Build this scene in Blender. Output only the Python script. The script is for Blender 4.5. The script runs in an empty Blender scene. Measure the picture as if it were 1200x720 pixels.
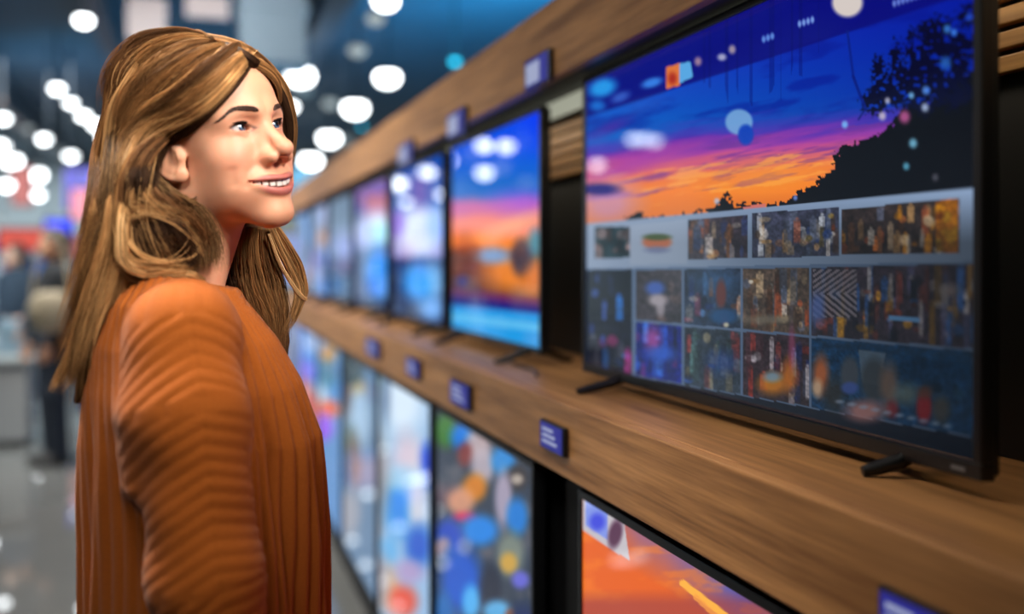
import bpy, math, random
import numpy as np
from mathutils import Vector, Matrix

random.seed(7)
rng = np.random.default_rng(11)
SC = bpy.context.scene
COL = SC.collection
R = math.radians

# ------------------------------------------------------------------ camera
F = 1190.0                      # focal length in photo pixels (1200 wide)
HC = 1.42                       # camera height
HOR = 308.0                     # horizon row
VPX = 226.0                     # vanishing column of the shelf wall
TH = math.atan((600 - VPX) / F)
ST, CT = math.sin(TH), math.cos(TH)

cam_data = bpy.data.cameras.new('camera')
cam = bpy.data.objects.new('camera', cam_data)
COL.objects.link(cam)
cam_data.sensor_width = 36.0
cam_data.lens = 36.0 * F / 1200.0
cam_data.shift_y = -(360 - HOR) / 1200.0
cam.location = (0, 0, HC)
cam.rotation_euler = (R(90), 0, -TH)
cam_data.dof.use_dof = True
cam_data.dof.focus_distance = 1.38
cam_data.dof.aperture_fstop = (cam_data.lens / 1000.0) / 0.026
cam_data.clip_start = 0.05
SC.camera = cam


def P(px, py, depth):
    """world point seen at a photo pixel, at a depth along the camera axis"""
    u, v = (px - 600) / F * depth, (HOR - py) / F * depth
    return Vector((ST * depth + CT * u, CT * depth - ST * u, HC + v))


def PY(px, py, y):
    """world point seen at a photo pixel on the plane of constant y"""
    u = (px - 600) / F
    d = y / (CT - ST * u)
    return P(px, py, d)


def PX(px, py, x):
    """world point seen at a photo pixel on the plane of constant x"""
    u = (px - 600) / F
    d = x / (ST + CT * u)
    return P(px, py, d)


# ------------------------------------------------------------------ colour
def lin(c):
    c = np.asarray(c, dtype=float)
    return np.where(c <= 0.04045, c / 12.92, ((c + 0.055) / 1.055) ** 2.4)


def rgb(r, g, b):
    v = lin(np.array([r, g, b]) / 255.0)
    return (float(v[0]), float(v[1]), float(v[2]), 1.0)


# ------------------------------------------------------------------ materials
def new_mat(name):
    m = bpy.data.materials.new(name)
    m.use_nodes = True
    nt = m.node_tree
    bs = nt.nodes['Principled BSDF']
    return m, nt, bs


def N(nt, t, **kw):
    n = nt.nodes.new(t)
    for k, v in kw.items():
        setattr(n, k, v)
    return n


def plain(name, col, rough=0.5, metal=0.0, spec=0.5, noise=0.0, nscale=30.0, bump=0.0):
    m, nt, bs = new_mat(name)
    bs.inputs['Roughness'].default_value = rough
    bs.inputs['Metallic'].default_value = metal
    bs.inputs['Specular IOR Level'].default_value = spec
    tc = N(nt, 'ShaderNodeTexCoord')
    nz = N(nt, 'ShaderNodeTexNoise')
    nz.inputs['Scale'].default_value = nscale
    nz.inputs['Detail'].default_value = 4
    nt.links.new(tc.outputs['Object'], nz.inputs['Vector'])
    mx = N(nt, 'ShaderNodeMix', data_type='RGBA')
    nt.links.new(nz.outputs['Fac'], mx.inputs['Factor'])
    k0, k1 = 1 - noise, 1 + noise
    mx.inputs['A'].default_value = (col[0] * k0, col[1] * k0, col[2] * k0, 1)
    mx.inputs['B'].default_value = (min(1, col[0] * k1), min(1, col[1] * k1), min(1, col[2] * k1), 1)
    nt.links.new(mx.outputs['Result'], bs.inputs['Base Color'])
    if bump:
        b = N(nt, 'ShaderNodeBump')
        b.inputs['Strength'].default_value = bump
        b.inputs['Distance'].default_value = 0.002
        nt.links.new(nz.outputs['Fac'], b.inputs['Height'])
        nt.links.new(b.outputs['Normal'], bs.inputs['Normal'])
    return m


def emit(name, col, strength, sampling='AUTO'):
    m, nt, bs = new_mat(name)
    bs.inputs['Base Color'].default_value = (0.02, 0.02, 0.02, 1)
    bs.inputs['Emission Color'].default_value = col
    bs.inputs['Emission Strength'].default_value = strength
    m.cycles.emission_sampling = sampling
    return m


def attr_mat(name, attr='Col', rough=0.5, spec=0.5, emission=0.0):
    m, nt, bs = new_mat(name)
    a = N(nt, 'ShaderNodeAttribute', attribute_name=attr)
    bs.inputs['Roughness'].default_value = rough
    bs.inputs['Specular IOR Level'].default_value = spec
    if emission:
        bs.inputs['Base Color'].default_value = (0.004, 0.004, 0.005, 1)
        nt.links.new(a.outputs['Color'], bs.inputs['Emission Color'])
        bs.inputs['Emission Strength'].default_value = emission
        m.cycles.emission_sampling = 'NONE'
    else:
        nt.links.new(a.outputs['Color'], bs.inputs['Base Color'])
    return m


# ------------------------------------------------------------------ objects
def tag(o, label=None, cat=None, group=None, kind=None):
    if label: o['label'] = label
    if cat: o['category'] = cat
    if group: o['group'] = group
    if kind: o['kind'] = kind
    return o


def empty(name, loc, label=None, cat=None, group=None, rz=0.0):
    o = bpy.data.objects.new(name, None)
    COL.objects.link(o)
    o.location = loc
    o.rotation_euler = (0, 0, rz)
    o.empty_display_size = 0.05
    return tag(o, label, cat, group)


def np_mesh(name, V, Q, mat, parent=None, smooth=True, cols=None, attr='Col'):
    """mesh object from numpy verts (N,3) and quads (M,4) or tris (M,3); verts in parent space"""
    V = np.ascontiguousarray(V, dtype=np.float32)
    Q = np.ascontiguousarray(Q, dtype=np.int32)
    me = bpy.data.meshes.new(name)
    n, k = Q.shape
    me.vertices.add(len(V))
    me.vertices.foreach_set('co', V.ravel())
    me.loops.add(n * k)
    me.loops.foreach_set('vertex_index', Q.ravel())
    me.polygons.add(n)
    me.polygons.foreach_set('loop_start', np.arange(0, n * k, k, dtype=np.int32))
    me.polygons.foreach_set('loop_total', np.full(n, k, dtype=np.int32))
    me.update(calc_edges=True)
    me.validate()
    me.polygons.foreach_set('use_smooth', np.full(len(me.polygons), smooth, dtype=bool))
    if cols is not None:
        a = me.color_attributes.new(attr, 'FLOAT_COLOR', 'POINT')
        c = np.ones((len(V), 4), dtype=np.float32)
        c[:, :3] = cols
        a.data.foreach_set('color', c.ravel())
    if mat is not None:
        me.materials.append(mat)
    o = bpy.data.objects.new(name, me)
    COL.objects.link(o)
    if parent is not None:
        o.parent = parent
    return o


class MB:
    """collects simple solids into one mesh"""
    def __init__(s):
        s.v, s.f = [], []

    def add(s, vs, fs):
        b = len(s.v)
        s.v += [tuple(v) for v in vs]
        s.f += [tuple(i + b for i in f) for f in fs]
        return s

    def box(s, x0, x1, y0, y1, z0, z1, bev=0.0, M=None):
        """box with all edges chamfered by bev"""
        x0, x1 = min(x0, x1), max(x0, x1)
        y0, y1 = min(y0, y1), max(y0, y1)
        z0, z1 = min(z0, z1), max(z0, z1)
        bev = min(bev, (x1 - x0) * .49, (y1 - y0) * .49, (z1 - z0) * .49)
        import bmesh
        bm = bmesh.new()
        bmesh.ops.create_cube(bm, size=1.0)
        for v in bm.verts:
            v.co.x = x0 if v.co.x < 0 else x1
            v.co.y = y0 if v.co.y < 0 else y1
            v.co.z = z0 if v.co.z < 0 else z1
        if bev > 0:
            bmesh.ops.bevel(bm, geom=bm.edges[:], offset=bev, segments=2, profile=0.5, affect='EDGES')
        bm.verts.index_update()
        vs = [v.co.copy() for v in bm.verts]
        if M is not None:
            vs = [M @ v for v in vs]
        fs = [[v.index for v in f.verts] for f in bm.faces]
        bm.free()
        return s.add(vs, fs)

    def lathe(s, prof, seg=24, c=(0, 0, 0), M=None):
        """prof: list of (r, z), closed at ends where r = 0"""
        vs, fs = [], []
        for r, z in prof:
            for k in range(seg):
                a = 2 * math.pi * k / seg
                vs.append(Vector((r * math.cos(a), r * math.sin(a), z)))
        for i in range(len(prof) - 1):
            for k in range(seg):
                k2 = (k + 1) % seg
                fs.append((i * seg + k, i * seg + k2, (i + 1) * seg + k2, (i + 1) * seg + k))
        fs.append(tuple(range(seg))[::-1])
        fs.append(tuple((len(prof) - 1) * seg + k for k in range(seg)))
        if M is not None:
            vs = [M @ v for v in vs]
        vs = [v + Vector(c) for v in vs]
        return s.add(vs, fs)

    def tube(s, pts, r, seg=8):
        pts = [Vector(p) for p in pts]
        n = len(pts)
        rr = r if isinstance(r, (list, tuple)) else [r] * n
        vs, fs = [], []
        up = Vector((0, 0, 1))
        for i, p in enumerate(pts):
            t = (pts[min(i + 1, n - 1)] - pts[max(i - 1, 0)]).normalized()
            a = t.cross(up)
            if a.length < 1e-3: a = t.cross(Vector((1, 0, 0)))
            a.normalize()
            b = t.cross(a)
            for k in range(seg):
                w = 2 * math.pi * k / seg
                vs.append(p + (a * math.cos(w) + b * math.sin(w)) * rr[i])
        for i in range(n - 1):
            for k in range(seg):
                k2 = (k + 1) % seg
                fs.append((i * seg + k, i * seg + k2, (i + 1) * seg + k2, (i + 1) * seg + k))
        fs.append(tuple(range(seg))[::-1])
        fs.append(tuple((n - 1) * seg + k for k in range(seg)))
        return s.add(vs, fs)

    def prism(s, poly, axis, a0, a1):
        """extrude a 2-D polygon along an axis (0,1,2) from a0 to a1"""
        vs = []
        for a in (a0, a1):
            for q in poly:
                v = list(q)
                v.insert(axis, a)
                vs.append(v)
        n = len(poly)
        fs = [tuple(range(n)), tuple(range(n, 2 * n))[::-1]]
        for k in range(n):
            k2 = (k + 1) % n
            fs.append((k2, k, n + k, n + k2))
        return s.add(vs, fs)

    def build(s, name, mat, parent=None, smooth=False):
        import bmesh
        me = bpy.data.meshes.new(name)
        me.from_pydata(s.v, [], s.f)
        bm = bmesh.new()
        bm.from_mesh(me)
        bmesh.ops.recalc_face_normals(bm, faces=bm.faces[:])
        bm.to_mesh(me)
        bm.free()
        if smooth:
            me.polygons.foreach_set('use_smooth', np.ones(len(me.polygons), dtype=bool))
            try:
                me.set_sharp_from_angle(angle=R(40))
            except Exception:
                pass
        me.materials.append(mat)
        o = bpy.data.objects.new(name, me)
        COL.objects.link(o)
        if parent is not None:
            o.parent = parent
        return o


# ------------------------------------------------------------------ signed distance modelling
def ell(p, c, r, M=None):
    q = p - np.asarray(c, dtype=np.float32)
    if M is not None:
        q = q @ np.asarray(M, dtype=np.float32)
    r = np.asarray(r, dtype=np.float32)
    k0 = np.sqrt(((q / r) ** 2).sum(1)) + 1e-9
    k1 = np.sqrt(((q / (r * r)) ** 2).sum(1)) + 1e-9
    return k0 * (k0 - 1) / k1


def cap(p, a, b, ra, rb):
    a = np.asarray(a, dtype=np.float32); b = np.asarray(b, dtype=np.float32)
    ab = b - a
    q = p - a
    t = np.clip((q @ ab) / (ab @ ab), 0, 1)
    d = np.sqrt(((q - t[:, None] * ab) ** 2).sum(1))
    return d - (ra + (rb - ra) * t)


def chain(p, pts, rs, k=0.0):
    d = cap(p, pts[0], pts[1], rs[0], rs[1])
    for i in range(1, len(pts) - 1):
        e = cap(p, pts[i], pts[i + 1], rs[i], rs[i + 1])
        d = smin(d, e, k) if k else np.minimum(d, e)
    return d


def smin(a, b, k):
    h = np.maximum(k - np.abs(a - b), 0) / k
    return np.minimum(a, b) - h * h * k * 0.25


def smax(a, b, k):
    return -smin(-a, -b, k)


def field(f, xs, ys, zs, B=8, slack=1.8):
    """evaluate f on the grid, only near its zero set"""
    def pad(a):
        n = (-len(a)) % B
        return np.concatenate([a, a[-1] + (a[-1] - a[-2]) * np.arange(1, n + 1)]).astype(np.float32)
    xs, ys, zs = pad(xs), pad(ys), pad(zs)
    nb = [len(a) // B for a in (xs, ys, zs)]
    def cent(a):
        a = a.reshape(-1, B)
        return (a[:, 0] + a[:, -1]) / 2, (a[:, -1] - a[:, 0]) / 2 * (B + 1) / (B - 1)
    (cx, hx), (cy, hy), (cz, hz) = cent(xs), cent(ys), cent(zs)
    C = np.stack(np.meshgrid(cx, cy, cz, indexing='ij'), -1).reshape(-1, 3)
    H = np.sqrt(hx[:, None, None] ** 2 + hy[None, :, None] ** 2 + hz[None, None, :] ** 2).reshape(-1)
    d = np.concatenate([f(C[i:i + 200000]) for i in range(0, len(C), 200000)])
    act = np.nonzero(np.abs(d) < H * slack)[0]
    G = np.repeat(np.repeat(np.repeat(d.reshape(nb).astype(np.float32), B, 0), B, 1), B, 2)
    bi, bj, bk = np.unravel_index(act, nb)
    o = np.arange(B)
    for s in range(0, len(act), 600):
        i = (bi[s:s + 600, None] * B + o)[:, :, None, None]
        j = (bj[s:s + 600, None] * B + o)[:, None, :, None]
        k = (bk[s:s + 600, None] * B + o)[:, None, None, :]
        shp = (i.shape[0], B, B, B)
        p = np.stack([np.broadcast_to(xs[i], shp), np.broadcast_to(ys[j], shp), np.broadcast_to(zs[k], shp)], -1).reshape(-1, 3)
        G[np.broadcast_to(i, shp).ravel(), np.broadcast_to(j, shp).ravel(), np.broadcast_to(k, shp).ravel()] = f(p)
    return G, xs, ys, zs


def nets(G, xs, ys, zs):
    ins = (G < 0)
    c = np.zeros(tuple(n - 1 for n in G.shape), dtype=np.uint8)
    sl = [slice(None, -1), slice(1, None)]
    for a in (0, 1):
        for b in (0, 1):
            for e in (0, 1):
                c += ins[sl[a], sl[b], sl[e]]
    act = (c > 0) & (c < 8)
    I, J, K = np.nonzero(act)
    idx = np.full(act.shape, -1, dtype=np.int32)
    idx[I, J, K] = np.arange(len(I))
    off = [(a, b, e) for a in (0, 1) for b in (0, 1) for e in (0, 1)]
    val = np.stack([G[I + a, J + b, K + e] for a, b, e in off], 1)
    acc = np.zeros((len(I), 3)); cnt = np.zeros(len(I))
    for m in range(8):
        for n in range(m + 1, 8):
            if sum(abs(off[m][q] - off[n][q]) for q in range(3)) != 1: continue
            v0, v1 = val[:, m], val[:, n]
            x = (v0 < 0) != (v1 < 0)
            t = np.where(x, v0 / np.where(x, v0 - v1, 1), 0)
            pm, pn = np.array(off[m], float), np.array(off[n], float)
            acc += np.where(x[:, None], pm + (pn - pm) * t[:, None], 0)
            cnt += x
    q = acc / cnt[:, None]
    V = np.stack([xs[I] + q[:, 0] * (xs[I + 1] - xs[I]), ys[J] + q[:, 1] * (ys[J + 1] - ys[J]), zs[K] + q[:, 2] * (zs[K + 1] - zs[K])], 1)
    quads = []
    for ax in range(3):
        s0 = [slice(1, -1)] * 3; s1 = [slice(1, -1)] * 3
        s0[ax] = slice(0, -1); s1[ax] = slice(1, None)
        A, Bq = ins[tuple(s0)], ins[tuple(s1)]
        E = np.nonzero(A != Bq)
        fl = A[E]
        e = [np.array(x) for x in E]
        for q in range(3):
            if q != ax: e[q] = e[q] + 1
        o1, o2 = [q for q in range(3) if q != ax]
        def at(d1, d2):
            w = [x.copy() for x in e]
            w[o1] -= d1; w[o2] -= d2
            return idx[w[0], w[1], w[2]]
        a, b, cc, dd = at(1, 1), at(0, 1), at(0, 0), at(1, 0)
        if ax == 1: fl = ~fl
        quads.append(np.where(fl[:, None], np.stack([a, b, cc, dd], 1), np.stack([a, dd, cc, b], 1)))
    Q = np.concatenate(quads)
    Q = Q[(Q >= 0).all(1)]
    return V, Q


def axis(segs):
    """grid coordinates from (start, end, step) runs laid end to end"""
    out = []
    for a, b, h in segs:
        out.append(np.arange(a, b - h * 0.5, h))
    return np.concatenate(out)


def grad(f, V, h=6e-4):
    g = np.zeros_like(V)
    for q in range(3):
        d = np.zeros(3, dtype=np.float32); d[q] = h
        g[:, q] = f(V + d) - f(V - d)
    return g / (np.linalg.norm(g, axis=1, keepdims=True) + 1e-12)


def sdf_mesh(f, xs, ys, zs):
    G, xs, ys, zs = field(f, xs, ys, zs)
    return nets(G, xs, ys, zs)
# =================================================================== the woman
WX, WY = 0.0, 1.36
BA = R(3)                                   # body turned this far towards the camera
BF = np.array([math.cos(BA), -math.sin(BA), 0.0])
BL = np.array([math.sin(BA), math.cos(BA), 0.0])


def B(f, l, z):
    return np.array([WX, WY, 0.0]) + BF * f + BL * l + np.array([0, 0, z])


def bodyco(p):
    q = p - np.array([WX, WY, 0.0], dtype=np.float32)
    return q @ BF.astype(np.float32), q @ BL.astype(np.float32), q[:, 2]


HA, HP, HRoll = R(47), R(6), R(-10)
fw = np.array([math.cos(HA), -math.sin(HA), 0.0]); upv = np.array([0, 0, 1.0])
fwd = fw * math.cos(HP) + upv * math.sin(HP)
up2 = upv * math.cos(HP) - fw * math.sin(HP)
rt = np.array([-math.sin(HA), -math.cos(HA), 0.0])
rt, up2 = rt * math.cos(HRoll) + up2 * math.sin(HRoll), up2 * math.cos(HRoll) - rt * math.sin(HRoll)
HM = np.stack([rt, fwd, up2], 1)             # columns: her right, forward, up
H0 = np.array([0.027, 1.362, 1.582])


def Hw(*q):
    return H0 + HM @ np.array(q, dtype=float)


def both(f):
    return (f(1), f(-1))


lip_n = 13
lip_t = np.linspace(-1, 1, lip_n)
LW = 0.0420
up_lip = [(LW * t, 0.0985 - 0.0285 * t * t, -0.0664 + 0.0022 * t * t - 0.0012 * math.exp(-(t / .2) ** 2)) for t in lip_t]
lo_lip = [(LW * t, 0.0940 - 0.0240 * t * t, -0.0832 + 0.0190 * t * t) for t in lip_t]
EYE = (0.0310, 0.0655, 0.0)


def head_sdf(q):
    """head in its own frame: x her right, y forward, z up, metres"""
    x, y, z = q[:, 0], q[:, 1], q[:, 2]
    ax = np.abs(x)
    m = q.copy(); m[:, 0] = ax               # mirrored half
    d = ell(q, (0, -.014, .027), (.0735, .091, .085))
    d = smin(d, ell(q, (0, .034, .036), (.060, .052, .058)), .03)
    d = smin(d, ell(q, (0, .030, -.030), (.0590, .054, .070)), .03)
    d = smin(d, cap(m, (.046, .000, -.070), (.010, .070, -.108), .0180, .0165), .035)
    d = smin(d, ell(q, (0, .0770, -.1085), (.0200, .0170, .0150)), .018)
    d = smin(d, ell(m, (.040, .054, -.034), (.0235, .0240, .0210)), .022)
    d = smin(d, ell(m, (.0400, .044, -.066), (.0200, .0280, .0280)), .025)
    d = smin(d, ell(q, (0, .064, -.070), (.0370, .0300, .0270)), .022)
    d = smin(d, cap(m, (.010, .0790, .0165), (.044, .0630, .0150), .0085, .0075), .022)
    # eye sockets, lids
    d = smax(d, -ell(m, (.0300, .0905, .0015), (.0175, .0135, .0100)), .014)
    lid = np.sqrt((ax - EYE[0]) ** 2 + (y - EYE[1]) ** 2 + (z - EYE[2]) ** 2) - .0145
    d = smin(d, lid, .007)
    d = smin(d, cap(m, (.020, .0765, .0075), (.041, .0705, .0060), .0030, .0030), .006)
    # nose
    n = cap(q, (0, .0770, .0060), (0, .1070, -.0290), .0078, .0092)
    n = smin(n, ell(q, (0, .1100, -.0326), (.0116, .0112, .0104)), .007)
    n = smin(n, ell(m, (.0140, .0965, -.0410), (.0080, .0115, .0084)), .006)
    n = smin(n, cap(m, (.0055, .0790, -.0080), (.0100, .0900, -.0335), .0066, .0072), .008)
    d = smin(d, n, .012)
    d = smax(d, -ell(m, (.0062, .1005, -.0475), (.0034, .0060, .0042)), .003)
    # lips
    d = smin(d, chain(q, up_lip, list(.0041 - .0026 * lip_t ** 2)), .005)
    d = smin(d, chain(q, lo_lip, list(.0050 - .0034 * lip_t ** 2)), .006)
    t2 = np.minimum((x / LW) ** 2, 1.2)
    zt = -.0695 + .0051 * t2; zb = -.0785 + .0141 * t2
    mo = np.maximum(np.abs(z - (zt + zb) / 2) - (zt - zb) / 2, np.maximum(ax - LW * .97, .064 - y))
    d = smax(d, -mo, .0016)
    # eye opening
    tilt = .10
    ox = ax - EYE[0]; oz = z - (.0000 + tilt * ox)
    hh = np.where(oz > 0, .0052, .0036)
    o = (np.sqrt((ox / np.where(ox < 0, .0116, .0150)) ** 2 + (oz / hh) ** 2) - 1) * .0045
    o = np.maximum(o, .067 - y)
    d = smax(d, -o, .0012)
    # ears
    if (ax > .05).any():
        e = q.copy(); e[:, 0] = ax
        ez = (z + .022); ey = (y + .005)
        ca, sa = math.cos(.25), math.sin(.25)
        ly, lz = ey * ca + ez * sa, ez * ca - ey * sa
        ec = np.stack([ax - .0765 + .35 * ly, ly, lz], 1)
        ec = ec * 1.1; ear = ell(ec, (0, 0, 0), (.0060, .0185, .0305))
        rim = []
        for a in np.linspace(-2.4, 2.0, 14):
            rim.append((.0035, -.0165 * math.cos(a * .9), .0285 * math.sin(a * .9) + .001))
        ear = smax(ear, -ell(ec, (.0065, .002, .001), (.0060, .0105, .0180)), .004)
        ear = smin(ear, chain(ec, rim, [.0036] * 14), .004)
        ear = smin(ear, ell(ec, (.0005, .006, -.0270), (.0048, .0085, .0085)), .006)
        ear = smin(ear, ell(ec, (.001, .0155, -.003), (.0045, .004, .006)), .005)
        d = smin(d, ear, .006)
    return d


NB = np.array([-.022, 1.372, 1.375])         # base of the neck
NT = Hw(0, -.016, -.060)

# arms and legs
JS = {s: [B(.008, s * .140, 1.315), B(.020, s * .198, 1.07), B(.090, s * .200, .835)] for s in (-1, 1)}


def hand_parts(s):
    w = JS[s][2]
    dirv = (w - JS[s][1]); dirv /= np.linalg.norm(dirv)
    dn = dirv * .75 + np.array([0, 0, -1]) * .25; dn /= np.linalg.norm(dn)
    med = -BL * s
    fr = np.cross(med, dn); fr /= np.linalg.norm(fr)
    if fr @ BF < 0: fr = -fr
    out = []
    for k, (o, L) in enumerate([(.030, .070), (.010, .079), (-.010, .073), (-.028, .057)]):
        p0 = w + dn * .045 + fr * o * .7
        p1 = w + dn * (.092 - abs(o) * .25) + fr * o
        pts, rs = [p0, p1], [.010, .0092]
        ang = .0
        p = p1
        for seg, bend in ((.45, .22 + .05 * k), (.30, .40), (.25, .30)):
            ang += bend
            p = p + (dn * math.cos(ang) + med * math.sin(ang)) * L * seg
            pts.append(p); rs.append(rs[-1] - .0008)
        out.append((pts, rs))
    t0 = w + dn * .022 + fr * .016 + med * .004
    t1 = w + dn * .050 + fr * .042 + med * .012
    t2 = w + dn * .078 + fr * .050 + med * .018
    t3 = w + dn * .100 + fr * .048 + med * .022
    out.append(([t0, t1, t2, t3], [.012, .0112, .0098, .0080]))
    palm = (w + dn * .055, dn, fr, med)
    return out, palm


HANDS = {s: hand_parts(s) for s in (-1, 1)}


def body_sdf(p):
    p = p.astype(np.float32)
    q = (p - H0.astype(np.float32)) @ HM.astype(np.float32)
    d = np.full(len(p), 1.0, dtype=np.float32)
    near = np.linalg.norm(q - np.array([0, .01, -.01], dtype=np.float32), axis=1) < .20
    if near.any():
        d[near] = head_sdf(q[near])
    far = ~near
    d[far] = np.linalg.norm(q[far], axis=1) - .13
    neck = cap(p, NB, NT, .0540, .0500)
    neck = smin(neck, cap(p, NB + np.array([.012, -.02, 0]), Hw(.042, -.022, -.045), .030, .020), .03)
    d = smin(d, neck, .022)
    f, l, z = bodyco(p)
    # torso inside the clothes
    t = ell(p, B(-.012, 0, 1.17), (.105, .125, .18))
    t = smin(t, ell(p, B(-.005, 0, .93), (.125, .125, .17)), .10)
    t = smin(t, cap(p, B(-.02, -.10, 1.30), B(-.02, .10, 1.30), .045, .045), .06)
    d = smin(d, t, .05)
    for s in (-1, 1):
        d = smin(d, chain(p, JS[s], [.042, .034, .024], .02), .03)
        fingers, (pc, dn, fr, med) = HANDS[s]
        nearh = np.linalg.norm(p - pc.astype(np.float32), axis=1) < .2
        if nearh.any():
            ph = p[nearh]
            Mh = np.stack([fr, med, dn], 1)
            h = ell(ph, pc, (.038, .0145, .050), Mh)
            for pts, rs in fingers:
                h = smin(h, chain(ph, pts, rs, .003), .005)
            d[nearh] = smin(d[nearh], h, .012)
        d = smin(d, chain(p, [B(0, s * .085, .92), B(.01, s * .085, .50), B(-.01, s * .085, .09)], [.085, .055, .038], .03), .04)
    return d


gx = axis([(-.30, -.09, .006), (-.09, .165, .0014), (.165, .30, .006)])
gy = axis([(1.00, 1.245, .006), (1.245, 1.475, .0014), (1.475, 1.66, .006)])
gz = axis([(.02, .60, .012), (.60, .90, .004), (.90, 1.36, .010), (1.36, 1.43, .004), (1.43, 1.72, .0014)])
BV, BQ = sdf_mesh(body_sdf, gx, gy, gz)

# smile folds, pressed into the finished surface
Lc = (BV - H0) @ HM


def seg_dist(px_, pz_, pts):
    best = np.full(len(px_), 9.0)
    for (x0, z0), (x1, z1) in zip(pts[:-1], pts[1:]):
        dx, dz = x1 - x0, z1 - z0
        t = np.clip(((px_ - x0) * dx + (pz_ - z0) * dz) / (dx * dx + dz * dz), 0, 1)
        best = np.minimum(best, np.hypot(px_ - x0 - t * dx, pz_ - z0 - t * dz))
    return best


fm = np.nonzero((Lc[:, 1] > .03) & (Lc[:, 2] < .02) & (Lc[:, 2] > -.12) & (np.abs(Lc[:, 0]) < .07))[0]
q_ = Lc[fm]
g_ = grad(head_sdf, q_.astype(np.float32), .0015)
ax_ = np.abs(q_[:, 0])
c1 = seg_dist(ax_, q_[:, 2], [(.0265, -.0475), (.0320, -.050), (.0385, -.055), (.0425, -.063), (.0435, -.070)])
c2 = seg_dist(ax_, q_[:, 2], [(.0555, -.050), (.0560, -.058), (.0545, -.066)])
c3 = seg_dist(ax_, q_[:, 2], [(.018, -.0085), (.030, -.0125), (.041, -.0085)])
dis = -.0017 * np.exp(-(c1 / .0058) ** 2) - .0013 * np.exp(-(c2 / .0048) ** 2) - .0006 * np.exp(-(c3 / .0030) ** 2)
dis += .0004 * np.exp(-((ax_ - .036) / .010) ** 2 - ((q_[:, 2] + .040) / .008) ** 2)
Lc[fm] = q_ + g_ * dis[:, None]
BV = Lc @ HM.T + H0

# skin colour: lips, cheeks, inside of the mouth, lash lines have colours of their own
Lc = (BV - H0) @ HM
skin = np.tile(lin(np.array([222, 160, 126]) / 255.), (len(BV), 1))


def tint(mask, col, k=1.0):
    global skin
    w = np.clip(mask, 0, 1)[:, None] * k
    skin = skin * (1 - w) + lin(np.array(col) / 255.) * w


al = np.abs(Lc[:, 0])
def blob(c, r):
    return np.exp(-((((np.stack([al, Lc[:, 1], Lc[:, 2]], 1) - np.array(c)) / np.array(r)) ** 2).sum(1)))
tint(blob((.042, .068, -.034), (.022, .03, .018)), (214, 128, 104), .55)
tint(blob((0, .110, -.040), (.012, .016, .010)), (212, 122, 100), .5)
tint(blob((.031, .08, .004), (.016, .02, .009)), (190, 118, 96), .45)
tint(blob((.031, .08, -.012), (.014, .02, .005)), (200, 132, 108), .35)
ml = Lc.astype(np.float32)
dl = np.minimum(chain(ml, up_lip, list(.0046 - .0028 * lip_t ** 2)), chain(ml, lo_lip, list(.0056 - .0036 * lip_t ** 2)))
inm = (Lc[:, 1] > .05)
tint(np.where(inm, np.clip(1 - (dl - .0002) / .0016, 0, 1), 0), (178, 94, 90), .85)
t2 = np.minimum((Lc[:, 0] / LW) ** 2, 1.2)
zc = (-.0695 + .0051 * t2 - .0785 + .0141 * t2) / 2
tint(np.where((Lc[:, 1] > .068) & (Lc[:, 1] < .0945 - .026 * t2) & (np.abs(Lc[:, 2] - zc) < .006) & (al < LW * .95) & (dl > .0006), 1., 0.), (84, 30, 30), 1)
tint(blob((.0062, .0985, -.0462), (.0038, .006, .0035)), (120, 60, 48), .6)
ed = np.sqrt(((al - EYE[0]) / .0155) ** 2 + ((Lc[:, 2] - .1 * (al - EYE[0])) / .0056) ** 2)
tint(np.where((Lc[:, 1] > .06), np.exp(-((ed - .98) / .16) ** 2) * (Lc[:, 2] - .1 * (al - EYE[0]) > -.001), 0), (70, 40, 34), .85)
tint(np.where((Lc[:, 1] > .06), np.exp(-((ed - .98) / .12) ** 2) * (Lc[:, 2] - .1 * (al - EYE[0]) <= -.001), 0), (150, 88, 76), .7)

m_skin, nt, bs = new_mat('skin')
a = N(nt, 'ShaderNodeAttribute', attribute_name='Col')
nt.links.new(a.outputs['Color'], bs.inputs['Base Color'])
bs.inputs['Roughness'].default_value = 0.50
bs.inputs['Specular IOR Level'].default_value = 0.45
bs.inputs['Subsurface Weight'].default_value = 0.22
bs.inputs['Subsurface Radius'].default_value = (1.0, 0.35, 0.2)
bs.inputs['Subsurface Scale'].default_value = 0.006
tc = N(nt, 'ShaderNodeTexCoord'); nz = N(nt, 'ShaderNodeTexNoise'); bp = N(nt, 'ShaderNodeBump')
nz.inputs['Scale'].default_value = 900
nt.links.new(tc.outputs['Object'], nz.inputs['Vector'])
nt.links.new(nz.outputs['Fac'], bp.inputs['Height'])
bp.inputs['Strength'].default_value = .12; bp.inputs['Distance'].default_value = .0006
nt.links.new(bp.outputs['Normal'], bs.inputs['Normal'])

woman = np_mesh('person', BV, BQ, m_skin, cols=skin)
tag(woman, 'smiling person with long wavy brown hair in an orange ribbed sweater, looking at the screens', 'person')

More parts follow.
